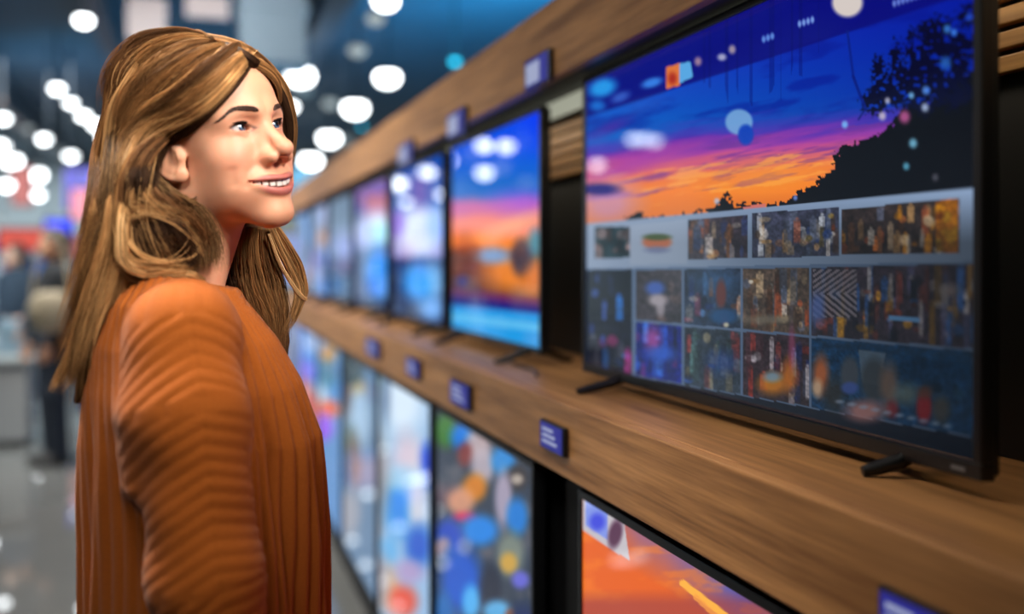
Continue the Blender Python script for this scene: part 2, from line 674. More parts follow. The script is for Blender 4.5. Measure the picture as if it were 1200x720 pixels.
# ---- eyes
m_eye = attr_mat('eye_surface', rough=.08, spec=.6)
for s in (1, -1):
    c = np.array([s * EYE[0], EYE[1], EYE[2]])
    r = .0128
    us, vs_ = 48, 32
    th = np.linspace(0, math.pi, vs_); ph = np.linspace(0, 2 * math.pi, us, endpoint=False)
    g = np.array([-.10, 1, .12]); g /= np.linalg.norm(g)     # gaze, in the head frame
    a1 = np.cross(g, [0, 0, 1]); a1 /= np.linalg.norm(a1); a2 = np.cross(g, a1)
    T, Ph = np.meshgrid(th, ph, indexing='ij')
    rr = r * (1 + .055 * np.exp(-(T / .36) ** 4))
    D = (np.cos(T)[..., None] * g + np.sin(T)[..., None] * (np.cos(Ph)[..., None] * a1 + np.sin(Ph)[..., None] * a2))
    Vv = (c + D * rr[..., None]).reshape(-1, 3)
    t = T.ravel()
    col = np.tile(lin(np.array([204, 196, 194]) / 255.), (len(t), 1))
    col[t < .56] = lin(np.array([30, 36, 46]) / 255.)
    col[t < .50] = lin(np.array([66, 90, 120]) / 255.)
    col[t < .34] = lin(np.array([88, 112, 136]) / 255.)
    col[t < .21] = lin(np.array([8, 8, 10]) / 255.)
    Qs = [(i * us + k, i * us + (k + 1) % us, (i + 1) * us + (k + 1) % us, (i + 1) * us + k) for i in range(vs_ - 1) for k in range(us)]
    e = np_mesh('eye', Vv @ HM.T + H0, np.array(Qs), m_eye, woman, cols=col)
    e['label'] = 'grey blue eye'

# ---- teeth
m_teeth = plain('tooth_enamel', rgb(240, 232, 222), .18, noise=.02, nscale=200)
mb = MB()
xs_t = [0.0045, .0130, .0207, .0278, .0342]
wid = [.0088, .0080, .0080, .0078, .0076]
for s in (1, -1):
    for k in range(5):
        x0 = s * xs_t[k]; t = x0 / LW
        y0 = .0932 - .0275 * t * t
        z1 = -.0650 + .003 * t * t; z0 = -.0776 + .0135 * t * t + (.0003 if k == 1 else 0)
        ang = math.atan(.0540 * t / LW)
        Mx = Matrix.Translation((x0, y0, (z0 + z1) / 2)) @ Matrix.Rotation(-ang, 4, 'Z')
        mb.box(-wid[k] / 2 + .00012, wid[k] / 2 - .00012, -.003, .003, -(z1 - z0) / 2, (z1 - z0) / 2, .0016, M=Mx)
mb.v = [tuple(Hw(*v)) for v in mb.v]
mb.build('teeth', m_teeth, woman, smooth=True)


def face_y(x, z):
    """front surface of the face at head-frame x, z"""
    x = np.asarray(x, dtype=np.float32); z = np.asarray(z, dtype=np.float32)
    y = np.full(len(x), .14, dtype=np.float32)
    for _ in range(40):
        y -= np.clip(head_sdf(np.stack([x, y, z], 1)), -.002, .01) * .7
    return y


# ---- strands as thin tubes in one mesh
def strands(paths, radius, seg=4, tip=.15):
    """paths (S,T,3) -> tubes; radius scalar or (S,)"""
    paths = np.asarray(paths, dtype=np.float64)
    S, T, _ = paths.shape
    tan = np.gradient(paths, axis=1)
    tan /= np.linalg.norm(tan, axis=2, keepdims=True) + 1e-12
    ref = np.array([.31, .77, .55])
    a = np.cross(tan, ref); a /= np.linalg.norm(a, axis=2, keepdims=True) + 1e-9
    b = np.cross(tan, a)
    tt = np.linspace(0, 1, T)
    rad = np.broadcast_to(np.asarray(radius, dtype=float).reshape(-1, 1), (S, 1)) * (np.minimum(1, np.maximum(tip, (1 - tt) / .25)) * np.minimum(1, (.04 + tt / .10)))[None]
    w = 2 * np.pi * np.arange(seg) / seg
    V = paths[:, :, None] + rad[:, :, None, None] * (np.cos(w)[None, None, :, None] * a[:, :, None] + np.sin(w)[None, None, :, None] * b[:, :, None])
    V = V.reshape(-1, 3)
    s, t, k = np.meshgrid(np.arange(S), np.arange(T - 1), np.arange(seg), indexing='ij')
    base = s * T * seg
    k2 = (k + 1) % seg
    Q = np.stack([base + t * seg + k, base + t * seg + k2, base + (t + 1) * seg + k2, base + (t + 1) * seg + k], -1).reshape(-1, 4)
    return V, Q, T * seg


m_brow = plain('eyebrow_hair', rgb(70, 46, 36), .6)
for s in (1, -1):
    n = 420
    t = rng.uniform(0, 1, n)
    bx = .0125 + .0440 * t
    bz = .0180 + .0055 * np.sin(np.minimum(t / .62, 1) * math.pi / 2) - .0115 * np.clip((t - .6) / .4, 0, 1) ** 1.5
    th = .0032 * (1 - .70 * np.clip((t - .35) / .65, 0, 1)) * np.clip(t / .16 + .35, 0, 1)
    off = rng.uniform(-1, 1, n) * th
    L = .0065 * (1 - .4 * t)
    dx = np.cos(.75 * (1 - t) - .25 * t); dz = np.sin(.75 * (1 - t) - .45 * t)
    path = []
    for q in np.linspace(0, 1, 5):
        x = bx + dx * L * q; z = bz + off + dz * L * q * .8
        y = face_y(x, z) + .0003 + .0008 * q
        path.append(np.stack([s * x, y, z], 1))
    path = np.stack(path, 1) @ HM.T + H0
    V, Q, _ = strands(path, .00028, 3)
    np_mesh('eyebrow', V, Q, m_brow, woman)
    # upper lashes
    n = 70
    t = np.linspace(-.98, .98, n)
    ox = .0142 * t
    oz = .0050 * np.sqrt(np.maximum(0, 1 - t * t)) + .10 * ox
    path = []
    L = .0065 * (.6 + .4 * (t + 1) / 2)
    for q in np.linspace(0, 1, 5):
        y0 = EYE[1] + np.sqrt(np.maximum(.0144 ** 2 - ox ** 2 - oz ** 2, 1e-6))
        x = EYE[0] + ox + (.35 * t) * L * q
        path.append(np.stack([s * x, y0 + L * q * .8, oz + L * (.1 * q + .55 * q * q)], 1))
    path = np.stack(path, 1) @ HM.T + H0
    V, Q, _ = strands(path, .00033, 3)
    np_mesh('eyelashes', V, Q, plain('lash_hair', rgb(28, 18, 16), .6), woman)

# =================================================================== clothes
prof_z = np.array([.74, .80, .97, 1.08, 1.20, 1.265, 1.32, 1.37, 1.405, 1.43])
prof_b = np.array([-.122, -.125, -.128, -.127, -.129, -.125, -.115, -.098, -.078, -.070])   # back edge (along BF)
prof_f = np.array([.158, .164, .166, .164, .156, .133, .102, .062, .044, .034])          # front edge
prof_l = np.array([.178, .180, .176, .172, .170, .170, .165, .140, .096, .072])          # half width


def torso_d(p):
    f, l, z = bodyco(p)
    fb, ff, hl = np.interp(z, prof_z, prof_b), np.interp(z, prof_z, prof_f), np.interp(z, prof_z, prof_l)
    cf, hf = (fb + ff) / 2, (ff - fb) / 2
    k = ((np.abs((f - cf) / hf)) ** 2.3 + np.abs(l / hl) ** 2.3) ** (1 / 2.3)
    d = (k - 1) * np.minimum(hf, hl)
    return np.maximum(d, np.maximum(z + .22 * (f + .06) - 1.408, .77 - z))


SL = {}
for s in (-1, 1):
    SL[s] = ([B(-.006, s * .080, 1.356), B(-.003, s * .132, 1.338), B(.009, s * .170, 1.25), B(.024, s * .196, 1.07), B(.060, s * .200, .93), B(.085, s * .200, .850)],
             [.044, .056, .060, .056, .051, .040])


def sleeve_d(p, s):
    pts, rs = SL[s]
    return chain(p, pts, rs, .03)


def sweater_base(p):
    p = p.astype(np.float32)
    d = torso_d(p)
    for s in (-1, 1):
        d = smin(d, sleeve_d(p, s), .009)
    # batwing web from the back of the sleeve to the back panel
    for s in (-1, 1):
        w = chain(p, [B(-.005, s * .140, 1.33), B(-.030, s * .160, 1.25), B(-.046, s * .170, 1.175)], [.048, .040, .016])
        d = smin(d, w, .030)
    d = smax(d, -cap(p, NB + (NB - NT) * .12, NT, .0560, .0590), .010)
    return d


pts_arm = {s: np.array(SL[s][0]) for s in (-1, 1)}


def arm_param(p, s):
    """distance along the sleeve and angle round it"""
    P0 = pts_arm[s]
    best = np.full(len(p), 9.0); sv = np.zeros(len(p)); cen = np.zeros((len(p), 3)); L0 = 0
    for i in range(len(P0) - 1):
        ab = P0[i + 1] - P0[i]; Ls = np.linalg.norm(ab)
        t = ((p - P0[i]) @ ab) / (Ls * Ls)
        t = np.clip(t, 0 if i else -1, 1 if i < len(P0) - 2 else 2)
        c = P0[i] + t[:, None] * ab
        dd = np.linalg.norm(p - c, axis=1)
        m = dd < best
        best = np.where(m, dd, best); sv = np.where(m, L0 + t * Ls, sv); cen = np.where(m[:, None], c, cen)
        L0 += Ls
    q = p - cen
    fo = q @ BF; ou = q @ (BL * s) + .6 * q[:, 2] * np.clip(1 - sv / .25, 0, 1)
    return sv, np.arctan2(fo, ou)


def rib_height(p):
    f, l, z = bodyco(p)
    fb, ff = np.interp(z, prof_z, prof_b), np.interp(z, prof_z, prof_f)
    ang = np.arctan2(l, f - (fb + ff) / 2)
    hT = 1 - 2 * np.abs(np.sin(ang * 30)) ** .7
    out = -hT * (1.35 + 1.3 * np.clip(np.cos(ang) * 1.6 + .5, 0, 1))
    t = torso_d(p)
    for s in (-1, 1):
        sv, an = arm_param(p, s)
        seam = an - .12 - .5 * np.clip(sv - .05, 0, .5)
        hA = 2 * np.abs(np.sin((sv + np.where(seam < 0, -.030, -.016 * np.clip(1.5 - sv / .3, .15, 1.5)) * np.abs(seam)) * math.pi / .0168)) ** .7 - 1
        hA = hA - 1.2 * np.exp(-(seam / .035) ** 2)
        w = np.clip((t - sleeve_d(p.astype(np.float32), s)) / .006 + .5, 0, 1)
        out = out * (1 - w) + hA * .55 * w
    return out


sx = axis([(-.30, .30, .0032)])
sy = axis([(1.02, 1.70, .0032)])
sz = axis([(.74, 1.45, .0032)])
SV, SQ = sdf_mesh(sweater_base, sx, sy, sz)
nrm = grad(sweater_base, SV.astype(np.float32), .002)
f, l, z = bodyco(SV)
# soft vertical folds in the body of the sweater
fold = np.zeros(len(SV))
fb_, ff_ = np.interp(z, prof_z, prof_b), np.interp(z, prof_z, prof_f)
ang_ = np.arctan2(l, f - (fb_ + ff_) / 2)
for (a0, kz, amp, wd, z0) in [(-.28, .35, .005, .07, 1.30), (-.48, .55, -.010, .07, 1.32), (-.70, .75, .007, .08, 1.32), (-.98, .9, -.013, .10, 1.33), (-.10, .2, -.006, .06, 1.28),
                              (-2.30, -.6, .006, .08, 1.30), (-2.52, -.5, -.011, .09, 1.30), (-2.78, -.3, .006, .07, 1.28), (-2.98, -.1, -.006, .06, 1.26),
                              (.5, -.5, -.010, .08, 1.3), (.8, -.6, .006, .08, 1.3), (2.5, .4, -.010, .09, 1.3), (2.8, .3, .006, .08, 1.3)]:
    fold += amp * np.exp(-((ang_ - a0 - kz * (1.12 - z)) / wd) ** 2) * np.clip((z0 - z) / .14, 0, 1)
# creases across the sleeve
for s in (-1, 1):
    sv, an = arm_param(SV, s)
    w = np.clip((torso_d(SV.astype(np.float32)) - sleeve_d(SV.astype(np.float32), s)) / .01, 0, 1)
    fold += w * (.0016 * np.sin(sv * 34 + 1.9 * an + .8) * np.clip((sv - .18) / .1, 0, 1) + .0007 * np.sin(sv * 71 - 2.6 * an))
rh = rib_height(SV)
SV2 = SV + nrm * (fold + .0016 * rh)[:, None]

m_sw, nt, bs = new_mat('orange_rib_knit')
bs.inputs['Roughness'].default_value = .85
bs.inputs['Specular IOR Level'].default_value = .15
bs.inputs['Sheen Weight'].default_value = .08
tc = N(nt, 'ShaderNodeTexCoord'); nz = N(nt, 'ShaderNodeTexNoise'); mx = N(nt, 'ShaderNodeMix', data_type='RGBA'); bp = N(nt, 'ShaderNodeBump')
nz.inputs['Scale'].default_value = 420; nz.inputs['Detail'].default_value = 3
nt.links.new(tc.outputs['Object'], nz.inputs['Vector'])
nt.links.new(nz.outputs['Fac'], mx.inputs['Factor'])
mx.inputs['A'].default_value = rgb(134, 66, 12); mx.inputs['B'].default_value = rgb(164, 86, 24)
nt.links.new(mx.outputs['Result'], bs.inputs['Base Color'])
nt.links.new(nz.outputs['Fac'], bp.inputs['Height'])
bp.inputs['Strength'].default_value = .35; bp.inputs['Distance'].default_value = .0012
nt.links.new(bp.outputs['Normal'], bs.inputs['Normal'])
sweater = np_mesh('sweater', SV2, SQ, m_sw, woman)
sweater['label'] = 'loose rust orange ribbed sweater'


def trousers_sdf(p):
    p = p.astype(np.float32)
    d = ell(p, B(-.005, 0, .90), (.145, .155, .17))
    for s in (-1, 1):
        d = smin(d, chain(p, [B(0, s * .088, .90), B(.012, s * .088, .50), B(-.010, s * .088, .07)], [.098, .070, .060], .03), .04)
    return np.maximum(d, np.maximum(p[:, 2] - .96, .055 - p[:, 2]))


TV_, TQ = sdf_mesh(trousers_sdf, axis([(-.25, .25, .007)]), axis([(1.1, 1.62, .007)]), axis([(.03, 1.0, .007)]))
np_mesh('trousers', TV_, TQ, plain('dark_denim', rgb(34, 42, 60), .85, noise=.25, nscale=300), woman)
for s in (-1, 1):
    def shoe(p):
        p = p.astype(np.float32)
        d = smin(ell(p, B(.03, s * .088, .035), (.075, .043, .045), np.stack([BF, BL, [0, 0, 1]], 1)), ell(p, B(.10, s * .09, .028), (.075, .042, .034), np.stack([BF, BL, [0, 0, 1]], 1)), .03)
        d = smin(d, cap(p, B(-.012, s * .088, .05), B(-.012, s * .088, .095), .045, .046), .03)
        return smax(d, -p[:, 2] + .001, .004)
    c = B(.05, s * .088, 0)
    V, Q = sdf_mesh(shoe, axis([(c[0] - .2, c[0] + .2, .005)]), axis([(c[1] - .16, c[1] + .16, .005)]), axis([(-.01, .16, .005)]))
    np_mesh('shoe', V, Q, plain('white_leather', rgb(214, 210, 204), .5, noise=.05), woman)
# =================================================================== hair
def crop(cx, cy):
    """rows of the hair sketch were measured on a 1.6x detail whose corner is pixel (60, 30)"""
    return 60 + cx / 1.6, 30 + cy / 1.6


def W(px, py, y):
    return np.array(PY(px, py, y))


def hair_sdf(p):
    """the body of the hair under the loose strands"""
    p = p.astype(np.float32)
    q = (p - H0.astype(np.float32)) @ HM.astype(np.float32)
    sc = ell(q, (0, -.019, .032), (.0830, .095, .0840))
    sc = smin(sc, ell(q, (0, -.050, -.010), (.082, .070, .085)), .03)
    m = q.copy(); m[:, 0] = np.abs(m[:, 0])
    # face and ear stay clear
    fc = ell(q, (.004, .100, -.030), (.0735, .088, .108))
    fc = smin(fc, ell(m, (.085, .012, -.034), (.030, .034, .040)), .02)
    sc = smax(sc, -fc, .010)
    d = sc
    for y, a, r0 in ((1.318, -2, 1.0), (1.375, 4, 1.05), (1.435, 6, 1.0)):
        d = smin(d, chain(p, [W(190 + a, 215, y), W(158 + a, 290, y), W(132 + a, 350, y), W(112 + a, 420, y), W(92 + a, 470, y)],
                          [.050 * r0, .046 * r0, .036 * r0, .022 * r0, .008]), .03)
    # hair behind the near ear and round the neck
    d = smin(d, chain(p, [W(178, 235, 1.325), W(194, 280, 1.305), W(184, 305, 1.300)], [.026, .030, .018]), .02)
    d = smax(d, -ell(m, (.086, .012, -.032), (.032, .040, .044)), .008)
    # far side, falling in front of the far shoulder
    d = smin(d, chain(p, [W(262, 200, 1.435), W(288, 280, 1.455), W(310, 345, 1.45), W(326, 400, 1.44), W(332, 440, 1.43)], [.040, .030, .028, .020, .008]), .02)
    return d


HV, HQ = sdf_mesh(hair_sdf, axis([(-.32, .16, .004)]), axis([(1.18, 1.60, .004)]), axis([(1.20, 1.75, .004)]))
HV = HV - grad(hair_sdf, HV.astype(np.float32), .003) * .004

m_hair, nt, bs = new_mat('brown_hair')
a = N(nt, 'ShaderNodeAttribute', attribute_name='Col')
nt.links.new(a.outputs['Color'], bs.inputs['Base Color'])
bs.inputs['Roughness'].default_value = .50
bs.inputs['Specular IOR Level'].default_value = .07
hc0 = lin(np.array([64, 43, 28]) / 255.) * (.55 + 1.1 * np.random.default_rng(3).random((len(HV), 1)))
m_under = attr_mat('under_hair', rough=.9, spec=.08)
hair_o = np_mesh('hair', HV, HQ, m_under, woman, cols=hc0)
hair_o['label'] = 'long wavy brown hair with golden highlights'

CAMP = np.array([0, 0, HC])


def cover_sdf(p):
    q = (p - H0.astype(np.float32)) @ HM.astype(np.float32)
    return np.minimum(hair_sdf(p), np.maximum(head_sdf(q) - .003, -.05))


def on_hair(pts, lifts, guess=1.3):
    """points where the sight lines of sketch points meet the hair (or pass nearest to it)"""
    tg = np.array([W(*crop(*c), guess) for c in pts])
    dr = tg - CAMP; dr /= np.linalg.norm(dr, axis=1, keepdims=True)
    n = len(pts)
    t = np.ones(n); bd = np.full(n, 9.0); bt = np.ones(n); live = np.ones(n, dtype=bool)
    for _ in range(120):
        d = cover_sdf((CAMP + dr * t[:, None]).astype(np.float32)).astype(float)
        m = live & (d < bd)
        bd = np.where(m, d, bd); bt = np.where(m, t, bt)
        live &= (d >= .0008) & (t < 1.75)
        if not live.any(): break
        t = np.where(live, t + np.maximum(d * .6, .0008), t)
    return CAMP + dr * (bt - np.asarray(lifts, dtype=float))[:, None]


def spline(pts, n):
    """Catmull-Rom through the points, n samples"""
    pts = np.asarray(pts, dtype=float)
    ext = np.concatenate([[2 * pts[0] - pts[1]], pts, [2 * pts[-1] - pts[-2]]])
    m = len(pts) - 1
    u = np.linspace(0, m - 1e-6, n)
    i = u.astype(int); t = (u - i)[:, None]
    p0, p1, p2, p3 = ext[i], ext[i + 1], ext[i + 2], ext[i + 3]
    return .5 * ((2 * p1) + (-p0 + p2) * t + (2 * p0 - 5 * p1 + 4 * p2 - p3) * t * t + (-p0 + 3 * p1 - 3 * p2 + p3) * t ** 3)


TONE = {'d': (60, 40, 26), 'm': (118, 80, 48), 'b': (160, 113, 68), 'l': (200, 152, 98), 'g': (224, 180, 126)}
# each lock: tone, strands, lift (m), widths px (start, middle, end), path in the sketch
LOCKS = [
    # crown and top, from the parting back and down
    ('m', 190, .002, (10, 26, 30), [(300, 22), (240, 14), (175, 38), (130, 95), (112, 170)]),
    ('b', 190, .003, (10, 26, 30), [(310, 26), (250, 26), (190, 60), (145, 120), (122, 200)]),
    ('m', 190, .003, (10, 26, 30), [(318, 30), (262, 42), (205, 85), (158, 145), (132, 220)]),
    ('b', 200, .004, (10, 26, 30), [(326, 34), (280, 60), (225, 105), (172, 160), (140, 235)]),
    ('l', 150, .006, (8, 18, 22), [(334, 36), (296, 76), (238, 128), (180, 172), (140, 225), (122, 300)]),
    ('m', 200, .004, (10, 24, 26), [(345, 36), (312, 84), (262, 135), (210, 172), (165, 215), (140, 280)]),
    ('b', 190, .005, (10, 22, 24), [(362, 44), (334, 86), (286, 136), (232, 172), (186, 205), (158, 260)]),
    ('l', 110, .007, (6, 12, 14), [(374, 50), (344, 92), (296, 142), (244, 174), (192, 194), (150, 232), (128, 300)]),
    ('d', 160, .002, (8, 16, 20), [(380, 54), (346, 100), (294, 152), (246, 188), (204, 208), (178, 250)]),
    ('d', 150, .001, (10, 20, 22), [(300, 130), (262, 168), (224, 196), (190, 224), (176, 290)]),
    ('g', 60, .009, (3, 6, 8), [(330, 60), (286, 112), (232, 150), (172, 176), (134, 214), (116, 280)]),
    ('g', 50, .009, (3, 5, 6), [(280, 120), (226, 160), (168, 200), (140, 262), (150, 330)]),
    ('m', 240, .005, (10, 26, 28), [(362, 32), (340, 50), (302, 94), (252, 140), (200, 180)]),
    ('b', 200, .006, (8, 22, 24), [(378, 42), (354, 66), (316, 108), (264, 150), (206, 184)]),
    # back of the head, falling
    ('m', 220, .002, (24, 34, 34), [(150, 90), (116, 160), (104, 240), (98, 320), (84, 410), (66, 500)]),
    ('d', 200, .000, (24, 34, 34), [(170, 110), (136, 190), (122, 280), (112, 360), (96, 440), (76, 530)]),
    ('b', 220, .003, (20, 34, 30), [(120, 170), (104, 250), (98, 330), (86, 400), (64, 490), (36, 590)]),
    ('l', 130, .005, (10, 18, 16), [(112, 190), (98, 270), (90, 350), (70, 440), (46, 540), (14, 640)]),
    ('b', 220, .003, (20, 32, 22), [(140, 240), (118, 320), (112, 400), (92, 490), (66, 580), (44, 680)]),
    ('l', 190, .004, (16, 26, 18), [(128, 260), (108, 340), (102, 420), (84, 510), (62, 610), (48, 720)]),
    ('l', 100, .006, (8, 14, 10), [(120, 300), (104, 380), (90, 460), (70, 550), (40, 640), (6, 690)]),
    ('m', 170, .001, (16, 24, 14), [(150, 330), (130, 410), (104, 490), (82, 570), (70, 660), (64, 740)]),
    ('g', 50, .008, (4, 7, 5), [(108, 320), (92, 400), (76, 470), (52, 560), (20, 640), (-4, 690)]),
    # lock tucked behind the ear and the big curl under it
    ('d', 170, .001, (14, 26, 26), [(236, 190), (196, 230), (176, 280), (172, 340), (186, 400), (210, 440)]),
    ('m', 160, .003, (12, 22, 22), [(220, 200), (176, 240), (156, 290), (152, 340), (170, 380)]),
    ('b', 160, .006, (10, 18, 16), [(200, 205), (154, 255), (136, 310), (142, 352), (186, 346), (236, 362), (268, 392)]),
    ('m', 150, .005, (10, 16, 14), [(190, 250), (160, 300), (160, 342), (200, 352), (246, 372), (276, 408), (290, 450)]),
    ('d', 150, .002, (12, 26, 20), [(160, 350), (150, 392), (166, 428), (206, 440), (250, 428), (276, 400)]),
    ('l', 130, .011, (8, 13, 10), [(150, 300), (126, 345), (118, 392), (130, 436), (166, 456), (216, 456), (262, 462), (300, 490)]),
    ('g', 90, .014, (6, 9, 6), [(146, 318), (122, 360), (116, 402), (132, 444), (172, 464), (226, 462), (276, 476), (322, 512), (362, 552), (402, 588)]),
    ('b', 110, .010, (8, 12, 8), [(156, 330), (136, 372), (134, 412), (152, 440), (192, 450), (240, 440), (270, 414), (272, 380)]),
    ('l', 50, .012, (3, 5, 4), [(140, 372), (150, 412), (178, 436), (222, 444), (262, 430), (276, 402)]),
    ('m', 200, .005, (12, 26, 22), [(176, 270), (186, 320), (222, 352), (258, 384), (280, 424), (288, 468)]),
    ('b', 120, .007, (6, 14, 12), [(170, 260), (176, 312), (208, 346), (246, 370), (272, 402), (282, 440)]),
    ('d', 260, .002, (20, 34, 30), [(188, 296), (222, 336), (256, 366), (282, 410), (292, 470)]),
    ('m', 150, .004, (12, 22, 20), [(196, 300), (236, 342), (268, 376), (290, 420), (300, 476)]),
    ('d', 220, .001, (16, 34, 34), [(180, 300), (192, 350), (214, 396), (236, 436), (250, 462)]),
    ('d', 200, .001, (16, 34, 34), [(168, 320), (172, 370), (190, 412), (214, 446), (236, 466)]),
    ('m', 90, .003, (6, 12, 10), [(196, 330), (206, 376), (226, 412), (246, 440), (262, 458)]),
    ('b', 200, .003, (20, 30, 26), [(118, 110), (104, 180), (95, 250), (90, 320), (78, 400), (56, 490)]),
    ('m', 200, .002, (24, 34, 30), [(128, 90), (110, 160), (98, 230), (94, 310), (84, 390), (66, 480)]),
    ('m', 140, .004, (10, 18, 14), [(262, 380), (284, 410), (298, 446), (306, 480), (316, 510)]),
    ('m', 150, .006, (14, 22, 16), [(120, 400), (132, 440), (166, 462), (210, 460), (240, 455)]),
]
FAR = [
    ('b', 260, 1.410, (6, 34, 30), [(186, 58), (134, 130), (116, 220), (110, 310), (98, 400), (78, 490)]),
    ('b', 220, 1.395, (6, 30, 26), [(164, 76), (122, 150), (108, 240), (101, 340), (88, 430), (66, 520)]),
    ('l', 120, 1.380, (4, 16, 14), [(160, 70), (118, 150), (106, 250), (98, 340), (84, 420), (56, 520)]),
    ('d', 200, 1.455, (20, 34, 20), [(350, 372), (338, 430), (345, 490), (362, 550), (384, 610)]),
    ('m', 200, 1.450, (16, 30, 18), [(366, 376), (356, 430), (364, 490), (384, 550), (402, 620)]),
    ('b', 190, 1.445, (14, 28, 16), [(384, 378), (380, 430), (392, 490), (412, 550), (424, 630)]),
    ('m', 170, 1.440, (12, 22, 14), [(400, 378), (404, 430), (418, 484), (430, 540), (432, 620)]),
    ('l', 110, 1.430, (8, 12, 8), [(412, 378), (430, 420), (452, 462), (466, 500), (456, 540), (436, 580)]),
    ('b', 110, 1.432, (8, 12, 8), [(420, 376), (442, 412), (462, 452), (472, 496), (462, 530)]),
    ('g', 40, 1.425, (3, 4, 3), [(408, 390), (426, 440), (448, 480), (470, 508), (482, 514)]),
    ('d', 130, 1.448, (14, 26, 18), [(330, 420), (332, 480), (348, 540), (372, 600)]),
]
# far side of the parting, round the forehead and down behind the far cheek: x, y, distance
RIM = [
    ('d', 260, (12, 18, 14), [(306, 32, 1.300), (344, 49, 1.335), (376, 71, 1.372), (404, 99, 1.400), (425, 134, 1.415), (438, 176, 1.43), (440, 212, 1.437), (434, 270, 1.445), (428, 350, 1.45)]),
    ('m', 240, (14, 18, 14), [(292, 26, 1.310), (336, 38, 1.345), (374, 58, 1.385), (404, 86, 1.408), (429, 122, 1.422), (443, 168, 1.435), (447, 206, 1.442), (440, 265, 1.45), (428, 350, 1.452)]),
    ('b', 200, (12, 14, 8), [(276, 22, 1.320), (330, 33, 1.355), (370, 50, 1.392), (403, 77, 1.415), (430, 114, 1.428), (446, 160, 1.438), (451, 200, 1.446), (445, 258, 1.45), (432, 340, 1.455)]),
]
paths, cols_h, rads = [], [], []
TT = 28
for L_ in LOCKS:
    for k_, (cx_, cy_) in enumerate(L_[4]):
        if cy_ < 60:
            cy_ += 9 * (1 - cy_ / 60); L_[4][k_] = (cx_, cy_)
        if cx_ < 140 and cy_ > 100:
            L_[4][k_] = (cx_ + 16 * min(1, (140 - cx_) / 25) * min(1, (cy_ - 100) / 60) * max(0, 1 - max(0, cy_ - 420) / 230), cy_)


def grow(cl, wds, n, tone, flat=.38, wave=.25, nrm_dir=None, uneven=0.0):
    tan = np.gradient(cl, axis=0); tan /= np.linalg.norm(tan, axis=1, keepdims=True)
    view = cl - CAMP if nrm_dir is None else nrm_dir
    view = view / np.linalg.norm(view, axis=1, keepdims=True)
    side = np.cross(tan, view); side /= np.linalg.norm(side, axis=1, keepdims=True) + 1e-9
    nor = np.cross(side, tan)
    n = int(n * 2.6)
    t = np.linspace(0, 1, TT)
    wd = np.interp(t, [0, .5, 1], wds)
    u = rng.uniform(-1, 1, n); v = rng.uniform(-1, 1, n) * np.sqrt(np.maximum(0, 1 - u * u))
    ph = rng.uniform(0, 6.28, (n, 2)); fr = rng.uniform(.6, 1.6, (n, 2))
    du = u[:, None] + wave * np.sin(ph[:, :1] + fr[:, :1] * 6.28 * t) * t + .12 * rng.normal(size=(n, 1)) * t
    dv = v[:, None] + wave * np.sin(ph[:, 1:] + fr[:, 1:] * 6.28 * t) * t
    p = cl[None] + side[None] * (du * wd)[..., None] + nor[None] * (dv * wd * flat)[..., None]
    # strands end at different lengths
    L = rng.uniform(.80, 1.0, n) if len(cl) else 1
    ts = t[None] * L[:, None]
    i = np.clip((ts * (TT - 1)).astype(int), 0, TT - 2); w = (ts * (TT - 1) - i)[..., None]
    k = np.arange(n)[:, None]
    p = p[k, i] * (1 - w) + p[k, i + 1] * w
    paths.append(p)
    base = lin(np.array(TONE[tone]) / 255.)
    alt = lin(np.array(TONE['d' if rng.random() < .5 else 'l']) / 255.)
    mixv = np.clip(np.abs(rng.normal(0, .30, (n, 1))), 0, .85)
    # streaks run together across the lock
    st = .5 + .5 * np.sin(u * 7 + rng.uniform(0, 6.28))[:, None]
    c = base * (1 - mixv) + alt * mixv
    cols_h.append(c * (.52 + .72 * st) * rng.uniform(.85, 1.15, (n, 1)))
    rads.append(rng.uniform(.00024, .00042, n))


for tone, n, lift, wpx, pth in LOCKS:
    cpts = on_hair(pth, [lift if k else (-.010 if c[1] < 36 else -.002) for k, c in enumerate(pth)])
    cl = spline(cpts, TT)
    grow(cl, np.array(wpx) * .6 * 1.3 / F, n, tone, wave=.34)
for tone, n, wpx, pth in RIM:
    cpts = list(on_hair([c[:2] for c in pth[:3]], [-.012, .002, .002])) + [W(*crop(c[0], c[1]), c[2]) for c in pth[3:]]
    grow(spline(cpts, TT), np.array(wpx) * .5 * 1.38 / F, n, tone, flat=.6, wave=.1)
for tone, n, y, wpx, pth in FAR:
    cpts = [W(*crop(*c), y - .035) for c in pth]
    cl = spline(cpts, TT)
    grow(cl, np.array(wpx) * .5 * 1.4 / F, n, tone, flat=.8)
# the side turned from the camera: the crown and back locks mirrored across the head
for tone, n, lift, wpx, pth in LOCKS[:7] + LOCKS[14:23]:
    cpts = []
    for p in on_hair(pth, [lift] * len(pth)):
        q = HM.T @ (p - H0); q[0] = -q[0] * 1.02
        k = np.clip((-.05 - q[2]) / .1, 0, 1)
        w_ = H0 + HM @ q
        w_ = w_ * (1 - k) + np.array([p[0], 2 * 1.375 - p[1], p[2]]) * k
        cpts.append(w_)
    cl = spline(cpts, TT)
    out = cl - np.array([-.03, 1.375, 0]) ; out[:, 2] *= 0
    grow(cl, np.array(wpx) * .5 * 1.3 / F, int(n * .6), tone, nrm_dir=out)
